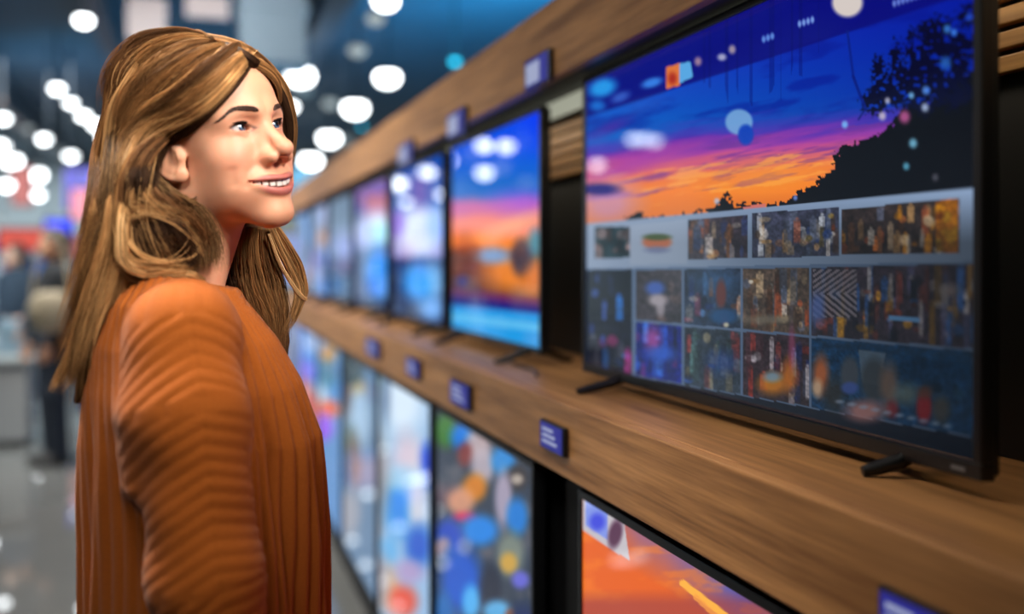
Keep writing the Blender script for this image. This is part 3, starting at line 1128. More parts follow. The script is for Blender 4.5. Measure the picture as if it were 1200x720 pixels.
# loose single hairs
for _ in range(130):
    tone, n, lift, wpx, pth = LOCKS[int(rng.integers(0, len(LOCKS)))]
    j = rng.normal(0, 7, 2)
    cpts = on_hair([(c[0] + j[0] + rng.normal(0, 2), c[1] + j[1] + rng.normal(0, 2)) for c in pth], [lift - .004 + .004 * k for k in range(len(pth))])
    grow(spline(cpts, TT), np.array([.001, .002, .005]), 1, 'l')
PTH = np.concatenate(paths); CH = np.concatenate(cols_h); RD = np.concatenate(rads)
V, Q, per = strands(PTH, RD, 3)
np_mesh('hair_strands', V, Q, m_hair, hair_o, cols=np.repeat(CH, per, axis=0))
# =================================================================== the shop
XT, XF, XB, XL = .780, .620, .720, .640       # screens, shelf front, upper beam front, lower screens
ZS = HC - .247                                # top of the shelf
ZF = HC - .376                                # lower edge of its front board
ZB0, ZB1 = HC + .388, HC + .553               # upper beam
YE, Y0 = 9.0, -1.6                            # the display wall runs between these


def wood(name, c0, c1, rough=.42, along='Y'):
    m, nt, bs = new_mat(name)
    tc = N(nt, 'ShaderNodeTexCoord'); mp = N(nt, 'ShaderNodeMapping')
    mp.inputs['Scale'].default_value = (14, .55, 14) if along == 'Y' else (.55, 14, 14)
    n1 = N(nt, 'ShaderNodeTexNoise'); n1.inputs['Scale'].default_value = 3.2; n1.inputs['Detail'].default_value = 7; n1.inputs['Roughness'].default_value = .62
    n2 = N(nt, 'ShaderNodeTexNoise'); n2.inputs['Scale'].default_value = 16; n2.inputs['Detail'].default_value = 3
    nt.links.new(tc.outputs['Object'], mp.inputs['Vector'])
    nt.links.new(mp.outputs['Vector'], n1.inputs['Vector']); nt.links.new(mp.outputs['Vector'], n2.inputs['Vector'])
    ad = N(nt, 'ShaderNodeMath', operation='MULTIPLY_ADD'); ad.inputs[1].default_value = .35
    nt.links.new(n2.outputs['Fac'], ad.inputs[0]); nt.links.new(n1.outputs['Fac'], ad.inputs[2])
    cr = N(nt, 'ShaderNodeValToRGB')
    cr.color_ramp.elements[0].position = .48; cr.color_ramp.elements[0].color = c0
    cr.color_ramp.elements[1].position = .86; cr.color_ramp.elements[1].color = c1
    nt.links.new(ad.outputs[0], cr.inputs['Fac'])
    nt.links.new(cr.outputs['Color'], bs.inputs['Base Color'])
    bs.inputs['Roughness'].default_value = rough
    b = N(nt, 'ShaderNodeBump'); b.inputs['Strength'].default_value = .15; b.inputs['Distance'].default_value = .001
    nt.links.new(ad.outputs[0], b.inputs['Height']); nt.links.new(b.outputs['Normal'], bs.inputs['Normal'])
    return m


M_wood = wood('oak_veneer', rgb(120, 80, 44), rgb(184, 134, 84))
M_slat = wood('oak_slats', rgb(132, 92, 50), rgb(190, 142, 84))
M_black = plain('black_panel', rgb(16, 17, 19), .55, noise=.1)
M_bezel = plain('black_plastic', rgb(12, 13, 15), .35, noise=.05)
M_metal = plain('dark_grey_metal', rgb(46, 50, 56), .4, metal=.6)


def stru(o):
    o['kind'] = 'structure'
    return o


# ---- floor, ceiling, outer walls
m_floor, nt, bs = new_mat('polished_grey_floor')
tc = N(nt, 'ShaderNodeTexCoord'); n1 = N(nt, 'ShaderNodeTexNoise'); n1.inputs['Scale'].default_value = 1.1; n1.inputs['Detail'].default_value = 6
cr = N(nt, 'ShaderNodeValToRGB'); cr.color_ramp.elements[0].color = rgb(92, 94, 94); cr.color_ramp.elements[1].color = rgb(128, 129, 127)
nt.links.new(tc.outputs['Object'], n1.inputs['Vector']); nt.links.new(n1.outputs['Fac'], cr.inputs['Fac'])
nt.links.new(cr.outputs['Color'], bs.inputs['Base Color'])
bs.inputs['Roughness'].default_value = .014; bs.inputs['Specular IOR Level'].default_value = .6
XW0, XW1, YW0, YW1, ZC = -9.0, 6.0, -4.0, 32.0, 4.2
stru(MB().box(XW0, XW1, YW0, YW1, -.12, 0).build('floor', m_floor))
m_ceil = plain('dark_teal_ceiling', rgb(42, 66, 82), .7, noise=.25, nscale=1.5)
stru(MB().box(XW0, XW1, YW0, YW1, ZC, ZC + .15).build('ceiling', m_ceil))
M_wall = plain('pale_grey_wall', rgb(186, 196, 200), .7, noise=.05, nscale=2)
stru(MB().box(XW0, XW1, YW1, YW1 + .15, 0, ZC).build('wall_back', M_wall))
stru(MB().box(XW0 - .15, XW0, YW0, YW1, 0, ZC).build('wall_left', M_wall))
stru(MB().box(XW1, XW1 + .15, YW0, YW1, 0, ZC).build('wall_right', M_wall))
# ceiling beams along the shop and cross beams
M_beam = plain('dark_steel', rgb(44, 54, 64), .5, noise=.15, nscale=3)
for k, (x, w, h) in enumerate([(-7.2, .25, .4), (-4.9, .22, .4), (-2.8, .25, .45), (-.9, .18, .35), (1.3, .22, .4)]):
    stru(MB().box(x - w / 2, x + w / 2, YW0 + .1, YW1 - .1, ZC - h, ZC - .001, .01).build('beam', M_beam))

# ---- display wall: back panel, slats, shelf, beam, plinth
XP = .985
stru(MB().box(XP, XP + .03, Y0, YE, .0, 1.97).build('wall_display', M_black))


def place(o, loc):
    """children are modelled in shop coordinates; hang them on a parent standing at loc"""
    o.location = (-loc[0], -loc[1], -loc[2])
    return o


t = empty('shelf_back_slats', (XP, 3.7, HC + .236), 'horizontal oak slats along the black wall above and between the upper screens', 'wall panel')
mb = MB()
z = HC + .238
while z + .018 < ZB0 - .004:
    mb.box(XP - .016, XP - .001, Y0 + .02, YE - .02, z, z + .0215, .002)
    z += .0305
place(mb.build('slats', M_slat, t), t.location)

t = empty('display_shelf', (.8, 3.7, ZF), 'long oak shelf with deep front board carrying the upper row of televisions', 'shelf')
place(MB().box(XF + .022, XP - .001, Y0, YE, ZS - .03, ZS, .002).build('shelf_board', M_wood, t), t.location)
place(MB().box(XF, XF + .0215, Y0, YE, ZF, ZS, .003).build('front_board', M_wood, t), t.location)

t = empty('wooden_canopy', (.85, 3.7, ZB0), 'long oak canopy beam running above the upper row of televisions', 'beam')
place(MB().box(XB, XB + .022, Y0, YE, ZB0, ZB1, .003).build('front_board', M_wood, t), t.location)
place(MB().box(XB + .0225, XP + .03, Y0, YE, ZB0 + .004, ZB0 + .026, .002).build('soffit', M_black, t), t.location)
place(MB().box(XB + .0225, XP + .03, Y0, YE, ZB1 - .03, ZB1 - .004, .002).build('top_board', M_wood, t), t.location)

M_strip = emit('lip_added_glow', (.82, .84, .66, 1), .42)  # emission added to the pale lip, which otherwise sits dark in shade
t = empty('light_valance', (.86, 3.7, ZB0 - .036), 'long pale valance with added glow fixed under the oak canopy, just above the televisions', 'light valance')
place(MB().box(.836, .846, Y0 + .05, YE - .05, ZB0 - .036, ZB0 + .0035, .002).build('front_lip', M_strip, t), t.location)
place(MB().box(.8465, .905, Y0 + .05, YE - .05, ZB0 - .004, ZB0 + .0035, .001).build('added_light_strip', emit('added_strip_glow', (1.0, .84, .62, 1), 4.5), t), t.location)  # hidden strip added behind the lip to light the slats

t = empty('display_plinth', (.8, 3.7, 0), 'black base under the lower row of screens, along the floor', 'plinth')
place(MB().box(XL + .030, XP - .001, Y0, YE, .0, .112, .003).build('kickboard', M_black, t), t.location)
place(MB().box(XL + .012, XP - .001, Y0, YE, .113, .128, .002).build('deck', M_metal, t), t.location)
t = empty('lower_back_panel', (XL + .06, 3.7, .13), 'black panel behind the lower row of screens', 'wall panel')
place(MB().box(XL + .058, XL + .075, Y0, YE, .130, ZF - .035, .002).build('board', M_black, t), t.location)
place(MB().box(XL + .045, XL + .075, Y0, YE, ZF - .034, ZF + .02, .002).build('rail', M_wood, t), t.location)


# ------------------------------------------------------------------ pictures shown on the screens
def vnoise(x, y, seed=0):
    xi, yi = np.floor(x).astype(np.int64), np.floor(y).astype(np.int64)
    xf, yf = x - xi, y - yi
    def h(a, b):
        n = (a * 374761393 + b * 668265263 + seed * 1442695041) & 0xffffffff
        n = ((n ^ (n >> 13)) * 1274126177) & 0xffffffff
        return ((n ^ (n >> 16)) & 0xffff) / 65535.
    u, v = xf * xf * (3 - 2 * xf), yf * yf * (3 - 2 * yf)
    return (h(xi, yi) * (1 - u) + h(xi + 1, yi) * u) * (1 - v) + (h(xi, yi + 1) * (1 - u) + h(xi + 1, yi + 1) * u) * v


def fbm(x, y, seed=0, o=4):
    return sum(vnoise(x * 2 ** k, y * 2 ** k, seed + k) * .5 ** (k + 1) for k in range(o)) / (1 - .5 ** o)


class Canvas:
    def __init__(s, x, y, col=(0, 0, 0)):
        s.x, s.y = x, y
        s.c = np.tile(np.array(col, dtype=float) / 255., (len(x), 1))

    def mix(s, a, col):
        a = np.clip(a, 0, 1)[:, None]
        s.c = s.c * (1 - a) + (np.asarray(col, dtype=float) / 255.) * a
        return s

    def blob(s, cx, cy, rx, ry, col, a=1.0, soft=.35, rot=0.0):
        dx, dy = s.x - cx, s.y - cy
        if rot:
            c_, s_ = math.cos(rot), math.sin(rot)
            dx, dy = dx * c_ + dy * s_, dy * c_ - dx * s_
        d = np.sqrt((dx / rx) ** 2 + (dy / ry) ** 2)
        return s.mix(np.clip((1 + soft - d) / (2 * soft), 0, 1) * a, col)

    def poly(s, pts, col, a=1.0):
        ins = np.zeros(len(s.x), dtype=bool)
        n = len(pts)
        for i in range(n):
            (x0, y0), (x1, y1) = pts[i], pts[(i + 1) % n]
            if y0 == y1: continue
            cnd = (y0 > s.y) != (y1 > s.y)
            ins ^= cnd & (s.x < (x1 - x0) * (s.y - y0) / (y1 - y0) + x0)
        return s.mix(ins * a, col)

    def line(s, x0, y0, x1, y1, w, col, a=1.0):
        dx, dy = x1 - x0, y1 - y0
        t = np.clip(((s.x - x0) * dx + (s.y - y0) * dy) / (dx * dx + dy * dy), 0, 1)
        d = np.hypot(s.x - x0 - t * dx, s.y - y0 - t * dy)
        return s.mix(np.clip((w - d) / .8 + .5, 0, 1) * a, col)

    def thumb(s, xl, xr, top, bot, seed, bg, pal, n=26, people=True):
        """a small photograph between columns xl..xr and two sloping rows (y at xl, y at xr)"""
        u = (s.x - xl) / (xr - xl)
        yt, yb = top[0] + (top[1] - top[0]) * u, bot[0] + (bot[1] - bot[0]) * u
        v = (s.y - yt) / (yb - yt)
        ins = (u > 0) & (u < 1) & (v > 0) & (v < 1)
        r_ = np.random.default_rng(seed)
        W_, H_ = xr - xl, (bot[0] + bot[1] - top[0] - top[1]) / 2
        c = np.tile(np.array(bg, dtype=float) / 255., (len(u), 1))
        c = c * (.6 + .8 * fbm(u * W_ / 9, v * H_ / 9, seed))[:, None]
        for k in range(n):
            p = np.array(pal[int(r_.integers(0, len(pal)))], dtype=float) / 255. * r_.uniform(.6, 1.15)
            cx, cy = r_.uniform(0, 1), r_.uniform(.15, .95)
            if people and r_.random() < .6:
                w, h = r_.uniform(2.0, 4.5) / W_, r_.uniform(.10, .28)
                d = np.maximum(np.abs(u - cx) / w, np.abs(v - cy) / h)
                a = np.clip((1.15 - d) / .3, 0, 1)
                a = np.maximum(a, np.clip(1.2 - np.hypot((u - cx) * W_, (v - cy + h + 2 / H_) * H_) / 2.4, 0, 1))
            else:
                w, h = r_.uniform(2, 7) / W_, r_.uniform(2, 7) / H_
                d = np.hypot((u - cx) / w, (v - cy) / h)
                a = np.clip((1.2 - d) / .4, 0, 1)
            a = (a * r_.uniform(.5, .95))[:, None]
            c = c * (1 - a) + p * a
        c = c * (.75 + .5 * vnoise(u * W_ / 2.4, v * H_ / 2.4, seed + 5))[:, None]
        s.c = np.where(ins[:, None], np.clip(c, 0, 1), s.c)
        return s


WARM = [(196, 150, 96), (150, 96, 58), (220, 190, 150), (92, 60, 40), (180, 84, 44), (110, 120, 150), (230, 220, 210)]
NIGHT = [(40, 70, 150), (200, 110, 60), (20, 30, 60), (150, 60, 90), (90, 140, 200), (210, 200, 190)]
STREET = [(200, 190, 190), (150, 70, 60), (210, 150, 40), (60, 110, 190), (30, 30, 45), (120, 60, 50), (90, 90, 130)]


def paint_main(x, y):
    c = Canvas(x, y, (12, 60, 190))
    L = 262 - .0927 * (x - 690)                      # top of the pale strip
    h = L - y
    kx = np.clip((x - 690) / 450, 0, 1)
    c.c = np.stack([.03 + .03 * (1 - kx), .10 + .30 * (1 - kx) * np.clip(1 - (h - 80) / 180, 0, 1) + .10 * np.clip(1 - h / 240, 0, 1), .62 + .18 * (1 - kx)], 1)
    n = fbm(x / 60, (y + .22 * x) / 18, 3)
    c.mix(np.clip((n - .52) * 3, 0, .5), (6, 20, 140))
    n2 = fbm(x / 90, (y + .20 * x) / 10, 9)
    hb = h + 26 * (n2 - .5)
    c.mix(np.clip((108 - hb) / 26, 0, 1), (96, 46, 176))
    c.mix(np.clip((88 - hb) / 22, 0, 1), (176, 66, 160))
    c.mix(np.clip((70 - hb) / 20, 0, 1), (226, 104, 104))
    c.mix(np.clip((52 - hb) / 24, 0, 1), (246, 128, 40))
    c.mix(np.clip((fbm(x / 50, (y + .2 * x) / 6, 21) - .54) * 5, 0, .65) * ((h > 26) & (h < 86)), (110, 50, 150))
    c.mix(np.clip((fbm(x / 40, (y + .2 * x) / 5, 27) - .58) * 6, 0, .6) * ((h > 14) & (h < 60)), (255, 176, 84))
    c.blob(900, 205, 60, 16, (255, 160, 40), .6, .8, rot=-.12)
    c.blob(712, 238, 34, 26, (204, 150, 200), .75, .6)
    c.blob(702, 222, 24, 7, (24, 26, 120), .9, .4)
    c.blob(745, 188, 40, 9, (170, 60, 170), .6, .7, rot=-.35)
    c.blob(715, 150, 22, 6, (110, 40, 160), .5, .7, rot=-.4)
    # menu bar
    yb = 62 - .325 * (x - 920)
    c.mix(np.clip((yb - y) / 2 + .5, 0, 1) * .88, (10, 12, 120))
    c.mix(((vnoise(x / 3.2, x * 0 + .5, 4) > .66) & (y < yb + 70 * vnoise(x / 7, x * 0, 8)) & (x > 815) & (x < 960)) * .35, (4, 10, 96))
    c.blob(706, 103, 16, 10, (40, 160, 240), .95, .4, rot=-.3).blob(700, 124, 9, 6, (30, 130, 225), .8, .5).blob(727, 114, 11, 5, (70, 120, 220), .7, .5, rot=-.4)
    c.blob(764, 97, 12, 5, (60, 140, 240), .9, .4, rot=-.3)
    c.poly([(781, 79), (797, 74), (797, 100), (781, 104)], (226, 120, 60)).blob(788, 92, 5, 7, (170, 40, 30), .9, .5)
    c.poly([(796, 75), (809, 72), (812, 90), (796, 98)], (90, 170, 230)).blob(818, 72, 4, 5, (190, 150, 160), .8, .5)
    c.blob(846, 67, 5, 4, (200, 200, 220), .8, .5).blob(858, 58, 4, 5, (190, 170, 170), .8, .5)
    for q in range(3):
        c.blob(895 + q * 5, 46 - q * 1.8, 2.4, 4, (110, 160, 240), .8, .5)
    for q in range(4):
        c.blob(937 + q * 5, 28 - q * 1.6, 2.2, 4, (140, 180, 245), .8, .5)
    c.blob(993, 3, 18, 17, (228, 216, 204), .95, .15)
    for q in range(7):
        c.blob(1048 + q * 5, 4 - q * 1.7, 2, 4, (130, 160, 240), .8, .5)
    # trees
    pts = [(732, 262), (738, 252), (748, 250), (760, 256), (800, 251), (830, 246), (843, 236), (850, 226), (858, 240), (880, 238), (905, 240), (925, 236), (933, 226), (948, 218), (958, 214), (966, 202), (974, 203), (978, 184), (990, 170), (1003, 168), (1012, 166), (1022, 160), (1040, 152), (1056, 128), (1066, 118), (1085, 128), (1098, 110), (1120, 92), (1150, 80), (1150, 300), (732, 300)]
    jx, jy = (vnoise(x / 3, y / 3, 31) - .5) * 10, (vnoise(x / 3, y / 3, 37) - .5) * 10
    k = Canvas(x + jx, y + jy); k.c = c.c; k.poly(pts, (10, 10, 18)); c.c = k.c
    for (tx, ty, rx, ry) in [(1030, 92, 9, 30), (1024, 118, 14, 16), (1070, 70, 8, 40), (1066, 100, 16, 24), (1095, 60, 20, 38), (1090, 34, 12, 10), (1120, 76, 18, 26), (1135, 20, 14, 14), (1115, 110, 26, 20), (1128, 52, 16, 14), (1044, 110, 14, 18), (1080, 110, 24, 26), (1112, 88, 26, 22), (1086, 84, 14, 26), (1050, 78, 7, 34), (1104, 30, 12, 12)]:
        k = Canvas(x + jx * 1.4, y + jy * 1.4); k.c = c.c
        d = np.sqrt(((k.x - tx) / rx) ** 2 + ((k.y - ty) / ry) ** 2)
        k.mix(np.clip((1.1 - d) / .3, 0, 1) * (vnoise(x / 4, y / 4, 51) > .27), (8, 10, 44)); c.c = k.c
    c.line(993, 36, 1000, 90, 1.6, (10, 30, 130), .8).line(1000, 90, 1014, 128, 1.8, (10, 26, 120), .8).line(1014, 128, 1006, 140, 1.2, (10, 26, 110), .8)
    c.poly([(870, 243), (898, 238), (893, 252), (876, 254)], (226, 120, 110))
    for (bx, by, r_, cc) in [(1034, 136, 4, (200, 190, 200)), (1040, 118, 3, (180, 180, 200)), (1085, 106, 4, (90, 150, 240)), (1068, 112, 3, (120, 190, 240)), (1084, 126, 4, (170, 190, 220)), (1060, 137, 6, (190, 90, 150)), (1070, 168, 4.5, (120, 190, 220)), (1062, 195, 3.5, (90, 170, 200)), (990, 146, 3.5, (120, 190, 250)), (1096, 208, 3.5, (80, 80, 90)), (1110, 34, 4, (60, 130, 220)), (1118, 38, 3, (70, 140, 230)), (1136, 20, 4, (40, 80, 200)), (1108, 74, 6, (40, 100, 190)), (840, 236, 3, (190, 200, 230)), (932, 232, 2.5, (120, 150, 230))]:
        c.blob(bx, by, r_, r_ * 1.2, cc, .85, .5)
    c.blob(866, 143, 16, 15, (120, 170, 220), .9, .12).blob(874, 158, 9, 12, (16, 66, 184), 1, .2)
    # pale strip with five small pictures
    yb2 = 315 - .018 * (x - 690)
    c.mix(np.clip((y - L) / 1.5 + .5, 0, 1), (138, 160, 192))
    c.mix(((y > L) & (y < yb2)) * np.clip(1 - (x - 690) / 200, 0, 1) * .35, (190, 200, 220))
    c.thumb(697, 738, (266, 266), (303, 302), 1, (24, 50, 60), [(90, 70, 70), (160, 130, 130), (20, 30, 40)], 14)
    c.mix(((x > 738) & (x < 805) & (y > L + 6) & (y < yb2 - 4)) * .35, (186, 196, 214))
    c.blob(770, 284, 17, 8, (200, 110, 70), 1, .2).blob(770, 278, 16, 4, (70, 90, 40), 1, .3).blob(770, 293, 14, 4, (120, 130, 170), .9, .4)
    c.thumb(806, 876, (258, 252), (304, 303), 2, (60, 50, 60), WARM + [(60, 70, 120)], 34)
    c.thumb(881, 983, (250, 243), (303, 300), 3, (60, 62, 84), WARM + [(60, 90, 170), (170, 140, 50), (210, 215, 225)], 44)
    c.thumb(986, 1124, (245, 233), (299, 296), 4, (54, 44, 44), WARM + [(220, 120, 50), (200, 130, 30)], 54)
    c.thumb(1096, 1123, (236, 232), (296, 296), 14, (170, 100, 20), [(200, 130, 20), (130, 50, 10), (220, 170, 40)], 12, False)
    # grid of pictures
    yg = 376 + .0855 * (x - 742)
    c.mix((y > yb2) * 1.0, (104, 128, 164))
    ybt = 441 + .181 * (x - 742)
    c.mix((y > ybt) * 1.0, (16, 24, 44))
    c.thumb(687, 741, (316.5, 316), (374, 376), 5, (14, 18, 34), [(40, 130, 230), (210, 130, 90), (60, 90, 170), (20, 20, 40)], 12)
    c.thumb(687, 741, (374, 376), (431, 440), 6, (14, 18, 40), [(60, 140, 240), (180, 40, 130), (30, 60, 140), (90, 90, 110)], 12)
    c.thumb(745, 799, (317, 316), (374.5, 379.5), 7, (64, 58, 66), [(80, 60, 60), (120, 100, 100)], 8, False)
    c.blob(768, 338, 11, 8, (70, 110, 210), .9, .4).blob(771, 352, 11, 7, (200, 190, 200), .9, .4).blob(774, 362, 5, 9, (190, 180, 190), .8, .4)
    c.thumb(801.5, 868, (316, 315), (380, 385.5), 8, (40, 56, 84), NIGHT, 18)
    c.blob(840, 332, 20, 12, (60, 130, 200), .5, .7).blob(845, 345, 6, 17, (120, 56, 50), .95, .3).blob(848, 371, 16, 9, (30, 90, 150), .9, .3).blob(851, 381, 3, 2.5, (230, 230, 200), 1, .5)
    c.thumb(870.5, 948, (315, 314), (386, 392.5), 9, (96, 78, 66), WARM, 44)
    c.blob(900, 375, 26, 5, (150, 140, 120), .7, .5)
    c.thumb(950.5, 1141, (314, 309), (393, 409), 10, (58, 48, 60), STREET, 110)
    d = ((x > 953) & (x < 1004) & (y > 316) & (y < 372))
    c.mix(d * (.5 + .5 * np.sign(np.sin((x + y * np.where(y < 345, 1.4, -1.2)) / 1.5))) * .85, (150, 140, 150))
    c.mix(d * (.5 - .5 * np.sign(np.sin((x + y * np.where(y < 345, 1.4, -1.2)) / 1.5))) * .8, (44, 40, 52))
    c.blob(958, 362, 8, 18, (90, 120, 200), .8, .5)
    c.poly([(1042, 370), (1078, 373), (1078, 378), (1042, 375)], (110, 170, 230))
    c.blob(1112, 340, 12, 8, (150, 140, 140), .7, .5)
    c.thumb(745, 799, (377.5, 382.5), (440, 450), 11, (20, 34, 130), [(40, 90, 230), (60, 130, 250), (190, 60, 160), (20, 30, 90)], 20)
    c.blob(765, 398, 9, 14, (220, 90, 180), .7, .6).blob(775, 415, 17, 9, (50, 110, 240), .8, .5)
    c.thumb(801.5, 868, (383, 388.5), (451, 462.5), 12, (50, 62, 78), [(170, 160, 130), (150, 60, 60), (40, 90, 200), (90, 130, 130), (40, 40, 50)], 26)
    c.blob(846, 425, 16, 14, (30, 70, 170), .6, .6)
    c.thumb(870.5, 948, (389, 395.5), (463.5, 476.5), 13, (60, 44, 52), [(90, 50, 60), (130, 150, 200), (220, 210, 220), (180, 60, 50), (40, 50, 110)], 34)
    c.blob(906, 450, 16, 12, (246, 150, 30), .9, .5).blob(925, 440, 8, 18, (250, 140, 30), .8, .6).blob(905, 442, 10, 6, (140, 190, 230), .8, .5).blob(928, 408, 4, 22, (200, 90, 140), .6, .5)
    c.thumb(950.5, 1141, (396, 412), (477.5, 512), 15, (20, 62, 104), [(30, 84, 130), (22, 60, 100), (40, 96, 140)], 16, False)
    c.blob(962, 440, 9, 22, (230, 120, 60), .9, .5).blob(958, 455, 6, 10, (250, 210, 170), .9, .5).blob(978, 462, 12, 20, (60, 50, 40), .7, .5)
    c.blob(996, 438, 11, 20, (84, 90, 100), .9, .25).blob(996, 455, 10, 7, (70, 100, 190), .9, .3)
    c.poly([(1006, 410), (1038, 414), (1030, 452), (1010, 448)], (110, 130, 150), .8)
    c.blob(1024, 446, 15, 26, (66, 74, 82), .9, .25).blob(1042, 452, 10, 26, (150, 116, 96), .8, .5).blob(1046, 480, 7, 10, (160, 40, 50), .8, .5)
    c.blob(1062, 462, 14, 12, (150, 160, 140), .6, .6).blob(1083, 478, 9, 18, (170, 30, 40), .95, .3).blob(1084, 460, 9, 8, (110, 66, 50), .8, .4).blob(1103, 480, 10, 16, (90, 80, 70), .8, .4)
    c.blob(1014, 482, 22, 12, (226, 150, 140), .85, .5)
    for q in range(10):
        c.blob(984 + q * 14, 471 + q * 3.2, 5, 2.2, (170, 190, 220), .7, .5)
    # left edge glow of the grid
    c.mix(((x < 688) | (x > 1142)) * .6, (60, 90, 130))
    c.c *= (1 - .45 * kx * np.clip((y - 225) / 60, 0, 1) - .12 * np.clip((y - 225) / 60, 0, 1))[:, None]
    return c.c


def paint_second(x, y):
    c = Canvas(x, y, (16, 96, 226))
    c.mix(np.clip((x - 560) / 70, 0, 1) * np.clip((190 - y) / 50, 0, 1), (14, 70, 240))
    c.mix(np.clip((y - 175) / 60, 0, .7), (20, 120, 190))
    n = 12 * (fbm(x / 30, y / 16, 2) - .5)
    yy = y + n
    c.mix(np.clip((yy - 226) / 14, 0, 1), (206, 110, 170)).mix(np.clip((yy - 246) / 14, 0, 1), (246, 140, 120)).mix(np.clip((yy - 268) / 14, 0, 1), (248, 142, 60))
    c.blob(612, 235, 30, 12, (170, 90, 220), .7, .8).blob(600, 264, 44, 8, (255, 190, 140), .6, .8, rot=-.35)
    c.mix(np.clip((yy - 288) / 10, 0, 1) * .9, (90, 56, 50))
    c.blob(600, 318, 34, 24, (238, 140, 50), .95, .5).blob(578, 300, 22, 9, (130, 170, 220), .9, .5).blob(612, 302, 13, 22, (60, 46, 70), .95, .3).blob(628, 285, 9, 16, (40, 140, 180), .8, .5)
    c.blob(545, 315, 14, 32, (120, 60, 30), .8, .6).blob(542, 330, 7, 7, (50, 60, 160), .8, .6).blob(556, 345, 9, 10, (60, 24, 50), .9, .5).blob(625, 330, 12, 20, (232, 130, 40), .7, .6)
    c.mix(np.clip((y - 338 - .12 * (x - 560)) / 8, 0, 1) * .9, (110, 40, 110)).mix(np.clip((y - 348 - .12 * (x - 560)) / 6, 0, 1), (26, 26, 130))
    yb = 357 + .105 * (x - 530)
    c.mix(np.clip((y - yb) / 5 + .5, 0, 1), (40, 160, 226))
    c.line(535, 372, 630, 384, 5, (120, 200, 240), .7)
    return c.c


def paint_third(x, y):
    c = Canvas(x, y, (20, 86, 180))
    c.mix(np.clip((y - 235) / 20, 0, 1), (150, 150, 210))
    c.blob(492, 272, 26, 28, (222, 232, 255), 1, .35).blob(512, 262, 12, 20, (160, 200, 255), .8, .5).blob(466, 262, 8, 14, (130, 70, 210), .8, .6)
    c.mix(np.clip((y - 300) / 6, 0, 1), (14, 40, 90)).blob(492, 330, 20, 24, (30, 160, 245), 1, .4).blob(510, 330, 10, 20, (130, 190, 240), .8, .6).blob(506, 362, 14, 14, (120, 180, 245), .9, .5)
    return c.c


def paint_fourth(x, y):
    c = Canvas(x, y, (90, 110, 150))
    c.mix(np.clip((250 - y) / 16, 0, 1), (110, 70, 90))
    c.blob(443, 270, 17, 20, (180, 240, 255), 1, .4).blob(444, 322, 15, 32, (20, 150, 245), 1, .35).blob(424, 275, 14, 17, (190, 200, 245), .9, .5)
    c.mix(np.clip((y - 345) / 14, 0, 1), (20, 40, 80))
    return c.c


def paint_fifth(x, y):
    c = Canvas(x, y, (70, 96, 130))
    c.blob(405, 290, 18, 20, (170, 180, 225), .9, .6).blob(396, 335, 12, 26, (70, 110, 150), .9, .6).mix(np.clip((y - 340) / 20, 0, .8), (30, 50, 80))
    return c.c


def paint_glow(seed):
    def f(x, y):
        r_ = np.random.default_rng(seed)
        c = Canvas(x, y, (70, 100, 150))
        for k in range(12):
            c.blob(r_.uniform(x.min(), x.max()), r_.uniform(y.min(), y.max()), np.ptp(x) * .2, np.ptp(y) * .12, [(60, 150, 240), (200, 200, 240), (240, 150, 90), (40, 60, 110), (150, 110, 200)][k % 5], .8, .6)
        return c.c
    return f


def paint_low_a(x, y):
    c = Canvas(x, y, (232, 100, 36))
    s_ = y - 580 - .585 * (x - 683)
    c.mix(np.clip((55 - s_) / 55, 0, 1) * np.clip((x - 690) / 60, 0, 1), (150, 104, 140))
    c.mix(np.clip((60 - s_) / 60, 0, 1) * np.clip((x - 780) / 90, 0, 1), (70, 90, 190))
    c.mix(np.clip((fbm(x / 40, y / 14, 5) - .5) * 3, 0, .5), (250, 130, 40))
    c.mix(np.clip((y - 690) / 30, 0, .6), (150, 60, 70))
    c.line(800, 684, 850, 722, 4, (255, 180, 70)).line(815, 700, 900, 780, 3, (250, 160, 70), .8)
    c.poly([(683, 576), (730, 604), (738, 658), (683, 622)], (196, 190, 196))
    c.poly([(686, 582), (712, 598), (712, 634), (686, 616)], (130, 150, 230)).blob(700, 612, 9, 10, (60, 70, 220), .9, .4).blob(721, 626, 8, 17, (80, 40, 70), .9, .3, rot=.2)
    return c.c


